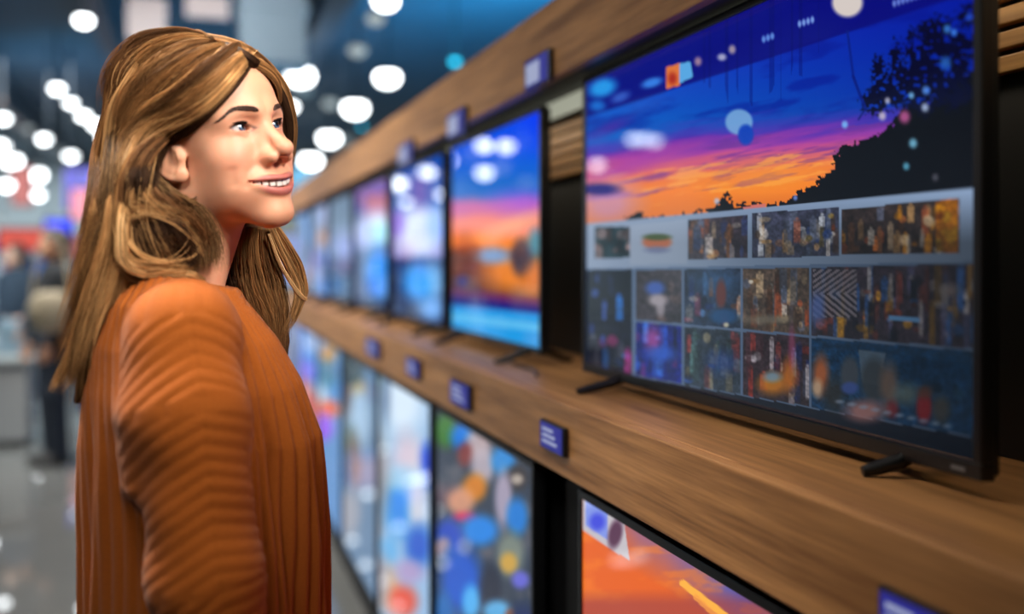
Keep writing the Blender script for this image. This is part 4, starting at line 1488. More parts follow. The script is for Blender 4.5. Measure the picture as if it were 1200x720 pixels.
def paint_low_b(x, y):
    c = Canvas(x, y, (70, 84, 104))
    n = fbm(x / 22, y / 24, 77)
    c.mix(np.clip((n - .5) * 4, 0, .8), (120, 120, 130))
    for (bx, by, rx, ry, cc) in [(522, 505, 12, 20, (90, 150, 70)), (544, 512, 16, 16, (50, 150, 240)), (560, 520, 14, 18, (210, 190, 190)), (545, 533, 9, 14, (150, 70, 70)), (566, 545, 14, 22, (200, 190, 200)),
                                 (590, 540, 14, 18, (50, 160, 230)), (605, 560, 14, 14, (74, 66, 70)), (606, 562, 7, 6, (200, 190, 180)), (556, 572, 14, 16, (230, 150, 40)), (540, 588, 16, 16, (226, 170, 140)),
                                 (545, 606, 14, 6, (230, 70, 120)), (562, 622, 22, 18, (40, 160, 245)), (590, 585, 10, 34, (190, 180, 200)), (606, 606, 12, 22, (40, 150, 230)), (526, 630, 16, 22, (20, 90, 210)),
                                 (520, 642, 9, 12, (200, 170, 170)), (598, 650, 16, 26, (150, 160, 150)), (596, 660, 10, 12, (220, 180, 90)), (610, 680, 10, 10, (130, 130, 230)), (540, 680, 24, 40, (10, 110, 220)),
                                 (552, 706, 10, 20, (110, 200, 250)), (575, 690, 12, 30, (30, 50, 80)), (582, 716, 16, 12, (120, 200, 245)), (598, 722, 6, 8, (240, 130, 50)), (520, 720, 10, 26, (40, 130, 200)),
                                 (612, 740, 20, 30, (30, 60, 120)), (545, 770, 24, 30, (220, 200, 190)), (600, 800, 30, 40, (40, 120, 210))]:
        c.blob(bx, by, rx, ry, cc, .9, .35)
    c.mix(np.clip((508 - y) / 20, 0, .5) * (x > 560), (70, 70, 80))
    return c.c


def paint_low_c(x, y):
    c = Canvas(x, y, (170, 200, 230))
    for (bx, by, rx, ry, cc) in [(470, 470, 26, 40, (226, 238, 250)), (448, 500, 10, 60, (186, 214, 236)), (440, 440, 14, 20, (190, 220, 220)), (490, 540, 16, 24, (224, 224, 236)), (500, 545, 9, 24, (10, 80, 220)), (452, 460, 5, 40, (120, 140, 170)),
                                 (470, 590, 20, 34, (20, 150, 235)), (476, 540, 14, 34, (214, 206, 220)), (488, 590, 10, 44, (224, 220, 228)), (466, 560, 26, 14, (170, 214, 240)), (490, 640, 14, 24, (10, 100, 210)),
                                 (440, 560, 16, 50, (160, 160, 166)), (432, 620, 14, 26, (176, 168, 166)), (430, 625, 8, 16, (216, 186, 150)), (456, 645, 10, 16, (120, 190, 236)), (456, 690, 12, 24, (226, 190, 150)), (472, 705, 16, 18, (240, 90, 60)), (480, 670, 16, 14, (190, 170, 210)), (444, 680, 12, 30, (180, 176, 186)), (424, 580, 8, 40, (150, 170, 190))]:
        c.blob(bx, by, rx, ry, cc, .9, .45)
    return c.c


def paint_low_d(x, y):
    c = Canvas(x, y, (120, 150, 180))
    for (bx, by, rx, ry, cc) in [(400, 440, 22, 26, (36, 40, 52)), (418, 455, 9, 10, (216, 150, 40)), (420, 490, 12, 40, (180, 206, 230)), (396, 470, 14, 24, (90, 60, 60)), (404, 520, 14, 24, (90, 120, 120)), (392, 500, 10, 16, (40, 60, 150)), (412, 430, 12, 20, (20, 60, 70)), (414, 540, 8, 30, (140, 120, 110)), (398, 560, 14, 30, (40, 110, 150)), (408, 600, 14, 30, (180, 180, 190))]:
        c.blob(bx, by, rx, ry, cc, .9, .4)
    return c.c


def paint_low_e(x, y):
    c = Canvas(x, y, (110, 160, 210))
    for (bx, by, rx, ry, cc) in [(384, 412, 9, 14, (226, 160, 40)), (372, 395, 18, 16, (180, 190, 220)), (384, 440, 10, 16, (90, 150, 170)), (372, 470, 12, 20, (220, 230, 240)), (385, 480, 12, 10, (250, 100, 30)), (378, 500, 12, 16, (170, 80, 240)), (390, 380, 10, 14, (70, 120, 170))]:
        c.blob(bx, by, rx, ry, cc, .9, .4)
    return c.c


def paint_low_f(x, y):
    c = Canvas(x, y, (90, 150, 210))
    for (bx, by, rx, ry, cc) in [(352, 398, 12, 26, (10, 130, 240)), (360, 372, 20, 10, (50, 140, 210)), (354, 436, 14, 14, (150, 120, 240)), (352, 458, 12, 14, (250, 130, 80)), (364, 400, 8, 16, (190, 200, 230)), (366, 480, 10, 20, (230, 90, 60))]:
        c.blob(bx, by, rx, ry, cc, .9, .4)
    return c.c


def screen_mesh(x, y0, y1, z0, z1, painter, parent, loc, gain=1.0, mat=None, nmax=430, contrast=1.0):
    """flat screen facing -X whose picture is stored per vertex"""
    W_, H_ = y1 - y0, z1 - z0
    nu = nmax; nv = max(20, int(nmax * H_ / W_))
    nv = min(nv, nmax)
    u = np.linspace(y0, y1, nu + 1); v = np.linspace(z0, z1, nv + 1)
    U, V_ = np.meshgrid(u, v, indexing='ij')
    Y, Z = U.ravel(), V_.ravel()
    # photo column and row of every point, in which the pictures were measured
    d = ST * x + CT * Y
    px = 600 + F * (CT * x - ST * Y) / d
    py = HOR - F * (Z - HC) / d
    col = lin(np.clip(painter(px, py), 0, 1)) ** contrast * gain
    i, j = np.meshgrid(np.arange(nu), np.arange(nv), indexing='ij')
    a = (i * (nv + 1) + j).ravel()
    Q = np.stack([a, a + 1, a + nv + 2, a + nv + 1], 1)
    V3 = np.stack([np.full(len(Y), x), Y, Z], 1)
    return place(np_mesh('screen', V3, Q, mat or M_screen, parent, smooth=False, cols=col), loc)


M_screen, nt, bs = new_mat('lit_screen')
a = N(nt, 'ShaderNodeAttribute', attribute_name='Col')
bs.inputs['Base Color'].default_value = (.004, .004, .005, 1)
nt.links.new(a.outputs['Color'], bs.inputs['Emission Color'])
bs.inputs['Emission Strength'].default_value = 1.0
bs.inputs['Roughness'].default_value = .025
M_screen.cycles.emission_sampling = 'NONE'


def television(label, group, x, y0, y1, z0, z1, painter, toes=(.10, .115), chin=.012, side=.010, feet=None, gain=1.0, nmax=430, thick=.045, badge=False, contrast=1.0):
    """y0..y1, z0..z1 bound the lit picture"""
    loc = ((x + thick / 2), (y0 + y1) / 2, feet if feet is not None else z0 - chin)
    t = empty('television', loc, label, 'television', group)
    a0, a1, b0, b1 = y0 - side, y1 + side, z0 - chin, z1 + side
    mb = MB()
    for q in [(a0, a1, b0, z0), (a0, a1, z1, b1), (a0, y0, z0, z1), (y1, a1, z0, z1)]:
        mb.box(x - .004, x + .014, q[0], q[1], q[2], q[3], .0018)
    place(mb.build('bezel', M_bezel, t), loc)
    m2 = MB().box(x + .0145, x + .024, a0 + .004, a1 - .004, b0 + .004, b1 - .004, .003)
    m2.box(x + .0245, x + thick, a0 + .12, a1 - .12, b0 + .02, z0 + (z1 - z0) * .6, .01)
    place(m2.build('back_housing', M_bezel, t), loc)
    screen_mesh(x, y0, y1, z0, z1, painter, t, loc, gain, nmax=nmax, contrast=contrast)
    if feet is not None:
        for s, yc in ((1, y0 + .10 * (y1 - y0)), (-1, y1 - .16 * (y1 - y0))):
            mb = MB()
            # splayed blade foot: front and rear toe, rising to the casing
            for tip in (-toes[0] if s > 0 else -toes[1], .10):
                xs_, ys_ = x + .018 + tip, yc + .018 * s
                mb.tube([(x + .018, yc, b0 + .012), (x + .018 + tip * .35, yc + .005 * s, b0 - .002), (x + .018 + tip * .8, yc + .014 * s, feet + .0095), (xs_, ys_, feet + .0065)], [.010, .0095, .008, .006], 10)
            place(mb.build('foot', M_bezel, t, smooth=True), loc)
    if badge:
        place(MB().box(x - .0052, x - .0042, y0 + .010, y0 + .030, b0 + .007, b0 + .011).build('badge', plain('badge_grey', rgb(120, 124, 130), .4), t), loc)
    return t


def yx(px, x):
    return PX(px, 0, x).y


def zs(slope, x):
    return HC - slope * x / CT


ztop = HC + .456 * XT / CT
zbot = HC - .256 * XT / CT
television('large television nearest the camera, sunset picture over rows of small photographs', None, XT, yx(1143, XT), yx(687, XT), zbot, ztop, paint_main, (.062, .112), chin=.018, side=.013, feet=ZS, gain=.95, nmax=640, badge=True)
G_UP = 'televisions on the oak shelf'
zt2, zb2 = HC + .437 * XT / CT, HC - .247 * XT / CT
ups = [('television showing an orange sunset above a cyan band, second along the oak shelf', yx(633, XT), yx(530, XT), paint_second, 260),
       ('television with blue and white glowing picture, third along the oak shelf', yx(519, XT), yx(461, XT), paint_third, 160),
       ('television with tall cyan shape in its picture, fourth along the oak shelf', yx(519, XT) + 1.0, yx(461, XT) + 1.0, paint_fourth, 120),
       ('television with greyish blue picture, fifth along the oak shelf', yx(519, XT) + 2.0, yx(461, XT) + 2.0, paint_fifth, 90),
       ('television, sixth along the oak shelf, last but one before the far end', yx(519, XT) + 3.0, yx(461, XT) + 3.0, paint_glow(4), 80),
       ('television at the far end of the oak shelf', yx(519, XT) + 4.0, yx(461, XT) + 4.0, paint_glow(9), 80)]
for lab, ya, yb, pf, nm in ups:
    television(lab, G_UP, XT, ya, yb, zb2, zt2, pf, chin=.016, side=.012, feet=ZS, nmax=nm, gain=1.05, contrast=1.12)
# the lower row
zl1 = HC - .605 * XL / CT
zl0 = HC - 1.86 * XL / CT
G_LO = 'screens under the oak shelf'
lows = [('screen with orange sunset and small inset picture, below the nearest large television', .70, yx(683, XL), paint_low_a, 420),
        ('screen of crowded blue and orange shapes, second from the camera under the shelf', yx(624, XL), yx(512, XL), paint_low_b, 260),
        ('screen with white figure on blue, third from the camera under the shelf', yx(504, XL), 3.62, paint_low_c, 200),
        ('screen with dark patch and yellow dots, fourth from the camera under the shelf', 3.70, 4.54, paint_low_d, 140),
        ('screen with blue, yellow and red shapes, fifth from the camera under the shelf', 4.62, 5.46, paint_low_e, 120),
        ('screen with bright blue edge, sixth from the camera under the shelf', 5.54, 6.38, paint_low_f, 100),
        ('screen, seventh from the camera under the shelf', 6.46, 7.30, paint_glow(21), 60),
        ('screen at the far end under the shelf', 7.38, 8.22, paint_glow(33), 60)]
for lab, ya, yb, pf, nm in lows:
    television(lab, G_LO, XL, ya, yb, zl0, zl1, pf, chin=.014, side=.014, feet=None, nmax=nm, gain=1.0, thick=.056, contrast=1.3 if nm < 400 else 1.0)

# ---- price tags
M_tagblue = emit('blue_tag_display', rgb(40, 44, 180), .5, 'NONE')
M_tagwhite = emit('white_tag_panel', rgb(190, 200, 240), .6, 'NONE')


def price_tag(label, group, x, px0, px1, py0, py1, white):
    """small electronic tag clipped to the board at x"""
    ya, yb = yx(px1, x), yx(px0, x)
    pm = (px0 + px1) / 2
    zc = PX(pm, (py0 + py1) / 2, x).z
    d = x / (ST + CT * (pm - 600) / F)
    hh = (py1 - py0) / F * d * .37
    loc = (x, (ya + yb) / 2, zc - hh)
    t = empty('shelf_price_tag', loc, label, 'price tag', group)
    xo = x - .001
    place(MB().box(xo - .010, xo, ya, yb, zc - hh, zc + hh, .002).build('holder', M_bezel, t), loc)
    w = yb - ya
    place(MB().box(xo - .0112, xo - .0101, ya + .06 * w, yb - .06 * w, zc - hh * .86, zc + hh * .86).build('display', M_tagblue, t), loc)
    m = MB()
    if white == 'half':
        m.box(xo - .0122, xo - .0113, ya + .36 * w, yb - .10 * w, zc - hh * .7, zc + hh * .62)
    else:
        for k in range(3):
            m.box(xo - .0122, xo - .0113, ya + (.40 - .08 * k) * w, yb - .16 * w, zc + hh * (.35 - .42 * k), zc + hh * (.55 - .42 * k))
    place(m.build('printed_panel', M_tagwhite, t), loc)
    return t


GT1, GT2 = 'price tags on the canopy beam', 'price tags on the shelf front'
for k, (a0, a1, b0, b1) in enumerate([(620, 649, 58, 108), (528, 549, 124, 166), (470, 487, 162, 198)]):
    price_tag(['white and blue price tag on the canopy beam, left of the large television top', 'pale lilac price tag on the canopy beam, above the second television', 'faint lilac price tag on the canopy beam, above the third television'][k], GT1, XB, a0, a1, b0, b1, 'half')
for k, (a0, a1, b0, b1) in enumerate([(1040, 1116, 690, 780), (639, 667, 490, 536), (532, 555, 442, 482), (480, 495, 416, 446), (432, 447, 393, 422)]):
    price_tag(['price tag on the shelf front below the large television, cut by the photo edge', 'sharp blue price tag on the shelf front, first left of the large television', 'blurred lilac price tag on the shelf front, above the crowded blue screen', 'blurred price tag on the shelf front, above the white figure screen', 'faint price tag on the shelf front, farthest along it'][k], GT2, XF, a0, a1, b0, b1, 'lines')

# ---- the black cable lying on the shelf by the large television
cb = []
ym = yx(687, XT)
for k in range(16):
    q = k / 15
    cb.append((XT - .075 + .05 * q + .012 * math.sin(q * 5), ym + .10 + .30 * q, ZS + .0035))
tag(MB().tube(cb, .0032, 8).build('power_cable', M_bezel, smooth=True), 'thin black cable lying on the oak shelf between first and second televisions', 'cable')

# ------------------------------------------------------------------ lamps of the hall
def lamp_mat(name, col, s):
    return emit(name, col, s)


L_white = lamp_mat('lamp_white', (.93, .98, 1.0, 1), 9.0)
L_dim = lamp_mat('lamp_grey', (.70, .80, .80, 1), .62)
L_faint = lamp_mat('lamp_faint', (.50, .64, .68, 1), .28)
L_mir = lamp_mat('lamp_white_soft', (.93, .98, 1.0, 1), 9.0)
L_cyan = lamp_mat('lamp_cyan', (.02, .62, .95, 1), 3.5)
L_warm = lamp_mat('lamp_warm', (1.0, .55, .30, 1), .8)
L_blue = lamp_mat('lamp_blue', (.12, .25, 1.0, 1), 1.4)
LM = {'m': L_mir, 'w': L_white, 'd': L_dim, 'f': L_faint, 'c': L_cyan, 'o': L_warm, 'b': L_blue}


def ceiling_lamp(p, dia, kind, label, group, squash=.8):
    """round lamp on a rod: canopy plate, rod, dark shade ring and glowing bowl"""
    zc = ZC - .002
    t = empty('ceiling_lamp', p, label, 'ceiling lamp', group)
    r = dia / 2
    h = r * squash
    seg = 20
    prof = [(0.001, -h)] + [(r * math.sin(a), -h * math.cos(a)) for a in np.linspace(.25, math.pi / 2 + .5, 9)]
    MB().lathe(prof, seg).build('glowing_bowl', LM[kind], t, smooth=True)
    top = h * math.sin(.5)
    MB().lathe([(r * .90, top + .0005), (r * .80, top + r * .25), (r * .25, top + r * .45), (.012, top + r * .5)], seg).build('shade', M_metal, t, smooth=True)
    if zc - p[2] > top + r * .5 + .02:
        MB().tube([(0, 0, top + r * .5), (0, 0, zc - p[2])], .012, 8).build('rod', M_metal, t)
    return t


lamps_left = [(98, 24, 34, 'w'), (67, 104, 29, 'w'), (83, 121, 27, 'w'), (98, 136, 28, 'w'), (112, 146, 28, 'w'), (121, 160, 26, 'w'), (33, 151, 25, 'd'), (52, 163, 28, 'w'), (28, 170, 22, 'f'), (68, 176, 26, 'f'), (83, 183, 28, 'w'),
              (4, 139, 28, 'w'), (2, 118, 18, 'o'), (7, 217, 30, 'w'), (45, 229, 26, 'w'), (95, 211, 26, 'f'), (2, 258, 26, 'd'), (44, 194, 26, 'f')]
lamps_right = [(452, 1, 42, 'w'), (440, 22, 36, 'd'), (419, 59, 36, 'd'), (352, 89, 46, 'w'), (355, 105, 38, 'f'), (454, 91, 42, 'w'), (340, 125, 30, 'w'), (387, 121, 32, 'd'), (416, 127, 42, 'w'), (386, 162, 38, 'w'), (405, 164, 34, 'f'), (364, 188, 38, 'w'), (533, 72, 25, 'c'), (424, 148, 20, 'c'), (390, 222, 28, 'f')]
WORD = {'w': 'bright white', 'd': 'dim greyish', 'f': 'faint', 'c': 'cyan', 'o': 'small orange', 'b': 'blue'}
ORD = ['first', 'second', 'third', 'fourth', 'fifth', 'sixth', 'seventh', 'eighth', 'ninth', 'tenth', 'eleventh', 'twelfth']


def lamp_point(px, py):
    zl = 3.5 if py < 195 else 2.75
    if py > 240: zl = 2.2
    return P(px, py, F * (zl - HC) / (HOR - py))


def hang(lst, where, group):
    seen = {}
    for (px, py, dia, k) in sorted(lst, key=lambda q: q[1]):
        p = lamp_point(px, py)
        d = ST * p.x + CT * p.y
        seen[k] = seen.get(k, 0) + 1
        size = max(dia - 15, 5) * d / F
        tot = sum(1 for q in lst if q[3] == k)
        lab = f'{WORD[k]} round ceiling lamp {where}' + (f', {ORD[seen[k]-1]} such one counted downwards' if tot > 1 else '')
        ceiling_lamp(p, size, k, lab, group, .72)


hang(lamps_left, 'left of the person', 'ceiling lamps left of the person')
hang(lamps_right, 'right of the face', 'ceiling lamps right of the person')

# lamps over the aisle to the left, seen as reflections in the screens
refl = [(500, 202, 'w'), (523, 188, 'w'), (555, 178, 'd'), (568, 170, 'w'), (593, 171, 'w'), (568, 202, 'w'), (588, 195, 'd'), (617, 213, 'd'), (467, 215, 'w'),
        (742, 163, 'w'), (755, 163, 'w'), (768, 165, 'w'), (700, 193, 'w')]
for n_, (px, py, k) in enumerate(refl):
    hit = PX(px, py, XT)
    dr = (hit - Vector((0, 0, HC))).normalized(); dr.x = -dr.x
    s_ = (3.45 - hit.z) / dr.z
    p = hit + dr * s_
    dtot = (hit - Vector((0, 0, HC))).length + s_
    if p.y > YW1 - .5: continue
    ceiling_lamp(p, (18 if px < 650 else 14) * dtot / F, 'm' if k == 'w' else k, 'round ceiling lamp over the left aisle, seen only mirrored in the televisions', 'ceiling lamps over the left aisle')
# ------------------------------------------------------------------ things hanging under the ceiling
M_duct = plain('grey_blue_duct', rgb(150, 172, 186), .5, noise=.05)
c0 = P(318, 40, 9.6)
t = empty('ventilation_duct', (c0.x, c0.y, 3.26), 'pale grey blue duct dropping from the ceiling, above and behind the forehead', 'duct')
MB().box(-.30, .30, -.25, .25, .02, ZC - 3.262, .01).build('casing', M_duct, t)
for z in (0, .5):
    MB().box(-.33, .33, -.28, .28, z, z + .05, .01).build('flange', M_duct, t)
M_pink = plain('pinkish_white_board', rgb(226, 206, 200), .6)
for (px, py, w, h, lab) in [(172, 22, .36, .42, 'pale pinkish board hanging from the ceiling, above the crown of the head'), (243, 8, .40, .22, 'pale pinkish board hanging from the ceiling, next to the grey blue duct')]:
    q = P(px, py, 9.8)
    t = empty('hanging_sign', (q.x, q.y, q.z - h / 2), lab, 'sign')
    MB().box(-w / 2, w / 2, -.02, .02, 0, h, .006).build('board', M_pink, t)
    MB().tube([(-w * .4, 0, h), (-w * .4, 0, ZC - q.z + h / 2 - .001)], .006, 6).build('wire', M_metal, t)
    MB().tube([(w * .4, 0, h), (w * .4, 0, ZC - q.z + h / 2 - .001)], .006, 6).build('wire', M_metal, t)

# ------------------------------------------------------------------ far and middle of the shop
def lit_sign(px, py, depth, w, h, col, s, label, stand=False, name='illuminated_sign'):
    q = P(px, py, depth)
    t = empty(name, (q.x, q.y, 0 if stand else q.z - h / 2), label, 'sign', rz=0)
    b = q.z - h / 2 - t.location.z
    MB().box(-w / 2 - .03, w / 2 + .03, .0, .08, b - .03, b + h + .03, .01).build('casing', M_metal, t)
    MB().box(-w / 2, w / 2, -.012, -.0005, b, b + h, .004).build('light_panel', emit('panel_' + name, col, s, 'NONE'), t)
    if stand:
        MB().box(-.05, .05, .02, .07, .03, b - .031, .008).build('post', M_metal, t)
        MB().box(-w * .4, w * .4, -.12, .18, 0, .029, .008).build('base', M_metal, t)
    else:
        for s2 in (-1, 1):
            MB().tube([(s2 * w * .4, .04, b + h + .03), (s2 * w * .4, .04, ZC - t.location.z - .001)], .008, 6).build('hanger', M_metal, t)
    return t


lit_sign(103, 240, 17, .50, .50, rgb(250, 140, 160), 1.2, 'pink glowing sign in the distance, beside the hair at the back of the head')
lit_sign(98, 222, 19, .65, .75, rgb(120, 110, 250), 1.1, 'violet glowing sign in the distance, just above and left of the pink one')
lit_sign(68, 268, 13, .30, .22, rgb(10, 40, 250), 1.6, 'bright blue glowing sign in the distance, above the dark dressed shopper')
lit_sign(26, 218, 20, .35, .75, rgb(220, 110, 100), .8, 'narrow salmon red sign in the distance, between two bright lamps')
lit_sign(27, 281, 12, .52, .24, rgb(226, 60, 20), .9, 'orange red sign in the distance, above the shopper behind the counter', True)
lit_sign(88, 290, 14, .30, .32, rgb(190, 90, 80), .7, 'dull red sign in the distance, right of the dark dressed shopper', True)
lit_sign(372, 212, 21, 1.1, .55, rgb(90, 190, 240), .9, 'pale cyan glowing sign in the distance, right of the nose')
lit_sign(352, 226, 24, 1.5, .8, rgb(150, 185, 240), .8, 'pale blue glowing sign in the distance, right of the mouth')

# a far display unit beyond the end of the display wall
q = P(366, 300, 15.5)
t = empty('display_cabinet', (q.x, q.y, 0), 'tan wooden display cabinet far away, right of the chin', 'cabinet')
MB().box(-.75, .75, 0, .5, .0, 2.05, .01).build('carcass', M_wood, t)
MB().box(-.70, .70, -.02, -.001, 1.10, 1.85, .004).build('screen', emit('far_screen', rgb(150, 160, 215), .9, 'NONE'), t)
MB().box(-.70, .70, -.02, -.001, .25, .95, .004).build('screen', emit('far_screen_low', rgb(120, 150, 210), .7, 'NONE'), t)

# shelves with stock along the back of the hall
STOCK = [rgb(170, 180, 190), rgb(90, 110, 140), rgb(150, 60, 60), rgb(60, 70, 90), rgb(200, 205, 210), rgb(60, 100, 170)]
SM = [plain('stock_box', c, .6, noise=.1) for c in STOCK]
M_white = plain('white_enamel', rgb(206, 212, 214), .5, noise=.03)
for u_, (px, dep) in enumerate([(-40, 22), (30, 23), (100, 24), (395, 27)]):
    q = P(px, 308, dep)
    t = empty('shelving_unit', (q.x, q.y, 0), ['white shelving unit with boxes far left, at the photo edge', 'white shelving unit with boxes in the distance behind the shoppers', 'white shelving unit with boxes in the distance, beside the long hair', 'white shelving unit with boxes in the distance, right of the face'][u_], 'shelving', 'shelving units at the back of the hall')
    MB().box(-1.1, 1.1, .45, .48, .0, 2.2, .004).build('back', M_white, t)
    for s_ in (-1, 1):
        MB().box(s_ * 1.1 - .02, s_ * 1.1 + .02, 0, .45, 0, 2.2, .004).build('side', M_white, t)
    for z in (.12, .62, 1.12, 1.62, 2.16):
        MB().box(-1.078, 1.078, .0, .448, z, z + .03, .003).build('shelf', M_white, t)
    for z in (.151, .651, 1.151, 1.651):
        x_ = -1.0
        while x_ < .72:
            w_ = random.uniform(.22, .34); h_ = random.uniform(.22, .40)
            b = MB().box(0, w_ - .02, 0, .30, 0, h_, .006).build('carton', random.choice(SM))
            b.location = (q.x + x_, q.y + .08, z)
            tag(b, 'small carton on a distant white shelving unit', 'carton', 'cartons on the distant shelving')
            x_ += w_

# display counter at the left edge
q = P(16, 430, 8.0)
t = empty('display_counter', (q.x, q.y, 0), 'pale grey display counter at the left edge, in front of a shopper', 'counter')
M_counter = plain('counter_laminate', rgb(150, 156, 156), .35, noise=.04)
MB().box(-.75, .16, -.25, .25, .64, .68, .006).build('worktop', M_counter, t)
MB().box(-.72, .13, -.22, .22, .05, .639, .006).build('body', plain('counter_grey', rgb(150, 154, 156), .5), t)
MB().box(-.70, .11, -.18, .18, 0, .049, .004).build('plinth', M_black, t)


# ------------------------------------------------------------------ other shoppers
def shopper(px, dep, face, label, top, low, hairc, skinc, height=1.70, bag=None, scale_z=1.0):
    q = P(px, 308, dep)
    k = height / 1.70
    f3 = np.array([math.cos(face), math.sin(face), 0.]); l3 = np.array([-math.sin(face), math.cos(face), 0.]); u3 = np.array([0, 0, 1.])
    def b(f, l, z):
        return (f3 * f + l3 * l + u3 * z) * k
    Ms = np.stack([f3, l3, u3], 1)
    root_loc = (q.x, q.y, 0)
    fr_ = [(.02, .085, .09), (.06, .085, .50), (.0, .085, .92)]
    def body(p):
        p = p.astype(np.float32)
        d = ell(p, b(.0, 0, 1.57), np.array((.092, .074, .115)) * k, Ms)
        d = smin(d, ell(p, b(.055, 0, 1.53), np.array((.045, .05, .07)) * k, Ms), .02)
        d = smin(d, cap(p, b(.100, 0, 1.555), b(.085, 0, 1.58), .012 * k, .008 * k), .012)
        for s in (-1, 1):
            d = smin(d, ell(p, b(-.005, s * .075, 1.555), np.array((.02, .012, .032)) * k, Ms), .008)
        d = smin(d, cap(p, b(-.01, 0, 1.50), b(-.02, 0, 1.38), .052 * k, .058 * k), .03)
        d = smin(d, ell(p, b(0, 0, 1.18), np.array((.10, .15, .24)) * k, Ms), .05)
        d = smin(d, ell(p, b(0, 0, .95), np.array((.11, .15, .14)) * k, Ms), .08)
        for s in (-1, 1):
            d = smin(d, chain(p, [b(-.01, s * .17, 1.36), b(-.03, s * .215, 1.08), b(.09, s * .20, .88)], [.045 * k, .036 * k, .026 * k], .02), .03)
            pc, dn = b(.115, s * .20, .83), b(.3, 0, -.9); dn = dn / np.linalg.norm(dn)
            hnd = ell(p, pc, np.array((.036, .016, .045)) * k, np.stack([f3, l3, u3], 1))
            for o in (-.024, -.008, .008, .024):
                base = pc + f3 * o * k + dn * .035 * k
                hnd = smin(hnd, chain(p, [base, base + dn * .035 * k, base + (dn * .055 - l3 * s * .02) * k], [.009 * k, .0085 * k, .0075 * k], .003), .006)
            hnd = smin(hnd, chain(p, [pc + f3 * .02 * k, pc + (f3 * .045 + dn * .02) * k, pc + (f3 * .05 + dn * .05) * k], [.011 * k, .0105 * k, .008 * k], .003), .008)
            d = smin(d, hnd, .01)
            d = smin(d, chain(p, [b(.0, s * .085, .92), b(.015, s * .09, .50), b(-.01, s * .09, .08)], [.085 * k, .055 * k, .038 * k], .03), .04)
        return d
    V, Q = sdf_mesh(body, axis([(-.36, .36, .010)]), axis([(-.36, .36, .010)]), axis([(.04, 1.74 * k, .010)]))
    hs = V / k
    col = np.tile(lin(np.array(skinc) / 255.), (len(V), 1))
    lf = hs @ f3; ll = hs @ l3
    for s in (-1, 1):
        e = np.exp(-(((ll - s * .032) / .014) ** 2 + ((hs[:, 2] - 1.59) / .010) ** 2)) * (lf > .03)
        col = col * (1 - e[:, None] * .8) + .02 * e[:, None]
    e = np.exp(-((ll / .026) ** 2 + ((hs[:, 2] - 1.505) / .008) ** 2)) * (lf > .03)
    col = col * (1 - e[:, None] * .6) + np.array([.25, .05, .05]) * e[:, None] * .6
    o = np_mesh('person', V, Q, attr_mat('shopper_skin', rough=.5), cols=col)
    o.location = root_loc
    tag(o, label, 'person')
    def cloth(name, f, m, z0, z1, st=.012):
        V, Q = sdf_mesh(f, axis([(-.42, .42, st)]), axis([(-.42, .42, st)]), axis([(z0, z1, st)]))
        return np_mesh(name, V, Q, m, o)
    def jacket(p):
        p = p.astype(np.float32)
        d = ell(p, b(0, 0, 1.15), np.array((.135, .185, .33)) * k, Ms)
        d = smin(d, cap(p, b(-.01, -.13, 1.37), b(-.01, .13, 1.37), .065 * k, .065 * k), .05)
        for s in (-1, 1):
            d = smin(d, chain(p, [b(-.01, s * .17, 1.36), b(-.03, s * .22, 1.08), b(.085, s * .203, .90)], [.066 * k, .056 * k, .044 * k], .02), .02)
        return np.maximum(d, .80 * k - p[:, 2])
    cloth('jacket', jacket, top, .7, 1.52 * k)
    def pants(p):
        p = p.astype(np.float32)
        d = ell(p, b(0, 0, .90), np.array((.125, .165, .16)) * k, Ms)
        for s in (-1, 1):
            d = smin(d, chain(p, [b(0, s * .088, .88), b(.015, s * .092, .50), b(-.01, s * .092, .07)], [.098 * k, .074 * k, .062 * k], .03), .03)
        return np.maximum(d, .05 - p[:, 2])
    cloth('trousers', pants, low, .03, 1.1)
    for s in (-1, 1):
        def shoe(p):
            p = p.astype(np.float32)
            d = smin(ell(p, b(.02, s * .092, .04), (.08, .046, .05), Ms), ell(p, b(.09, s * .094, .03), (.08, .044, .036), Ms), .03)
            return np.maximum(d, -p[:, 2] + .001)
        cloth('shoe', shoe, M_black, -.01, .14, .009)
    def hr(p):
        p = p.astype(np.float32)
        d = ell(p, b(-.018, 0, 1.60), np.array((.098, .088, .112)) * k, Ms)
        d = smin(d, ell(p, b(-.05, 0, 1.52), np.array((.065, .080, .10)) * k, Ms), .03)
        return smax(d, -ell(p, b(.095, 0, 1.545), np.array((.085, .085, .095)) * k, Ms), .01)
    cloth('hair', hr, hairc, 1.3, 1.78 * k)
    return o, q, b


M_dk = plain('black_wool', rgb(22, 26, 32), .85, noise=.2)
M_nv = plain('navy_cloth', rgb(34, 50, 66), .85, noise=.2)
M_gb = plain('grey_blue_cloth', rgb(120, 140, 152), .85, noise=.15)
M_dj = plain('dark_jeans', rgb(26, 36, 50), .85, noise=.2)
M_hb = plain('black_hair', rgb(24, 20, 20), .5)
M_hg = plain('brown_short_hair', rgb(70, 46, 34), .5)
pa, qa, ba = shopper(64, 7.2, R(205), 'shopper in dark clothes standing behind the long hair, carrying a beige bag', M_dk, M_dj, M_hb, (190, 140, 110), 1.66)
pb, qb, bb = shopper(18, 9.4, R(230), 'shopper in navy jacket behind the grey counter at the left edge', M_nv, M_gb, M_hg, (205, 160, 135), 1.60)
# bag carried by the first shopper
q = P(60, 362, 6.86)
t = empty('shoulder_bag', (q.x, q.y, q.z - .16), 'beige shoulder bag hanging beside the dark dressed shopper', 'bag')
M_bag = plain('beige_leather', rgb(150, 140, 118), .6, noise=.1)


def bagf(p):
    p = p.astype(np.float32)
    return smax(ell(p, (0, 0, .14), (.15, .075, .165)), np.abs(p[:, 2] - .14) - .14, .03)


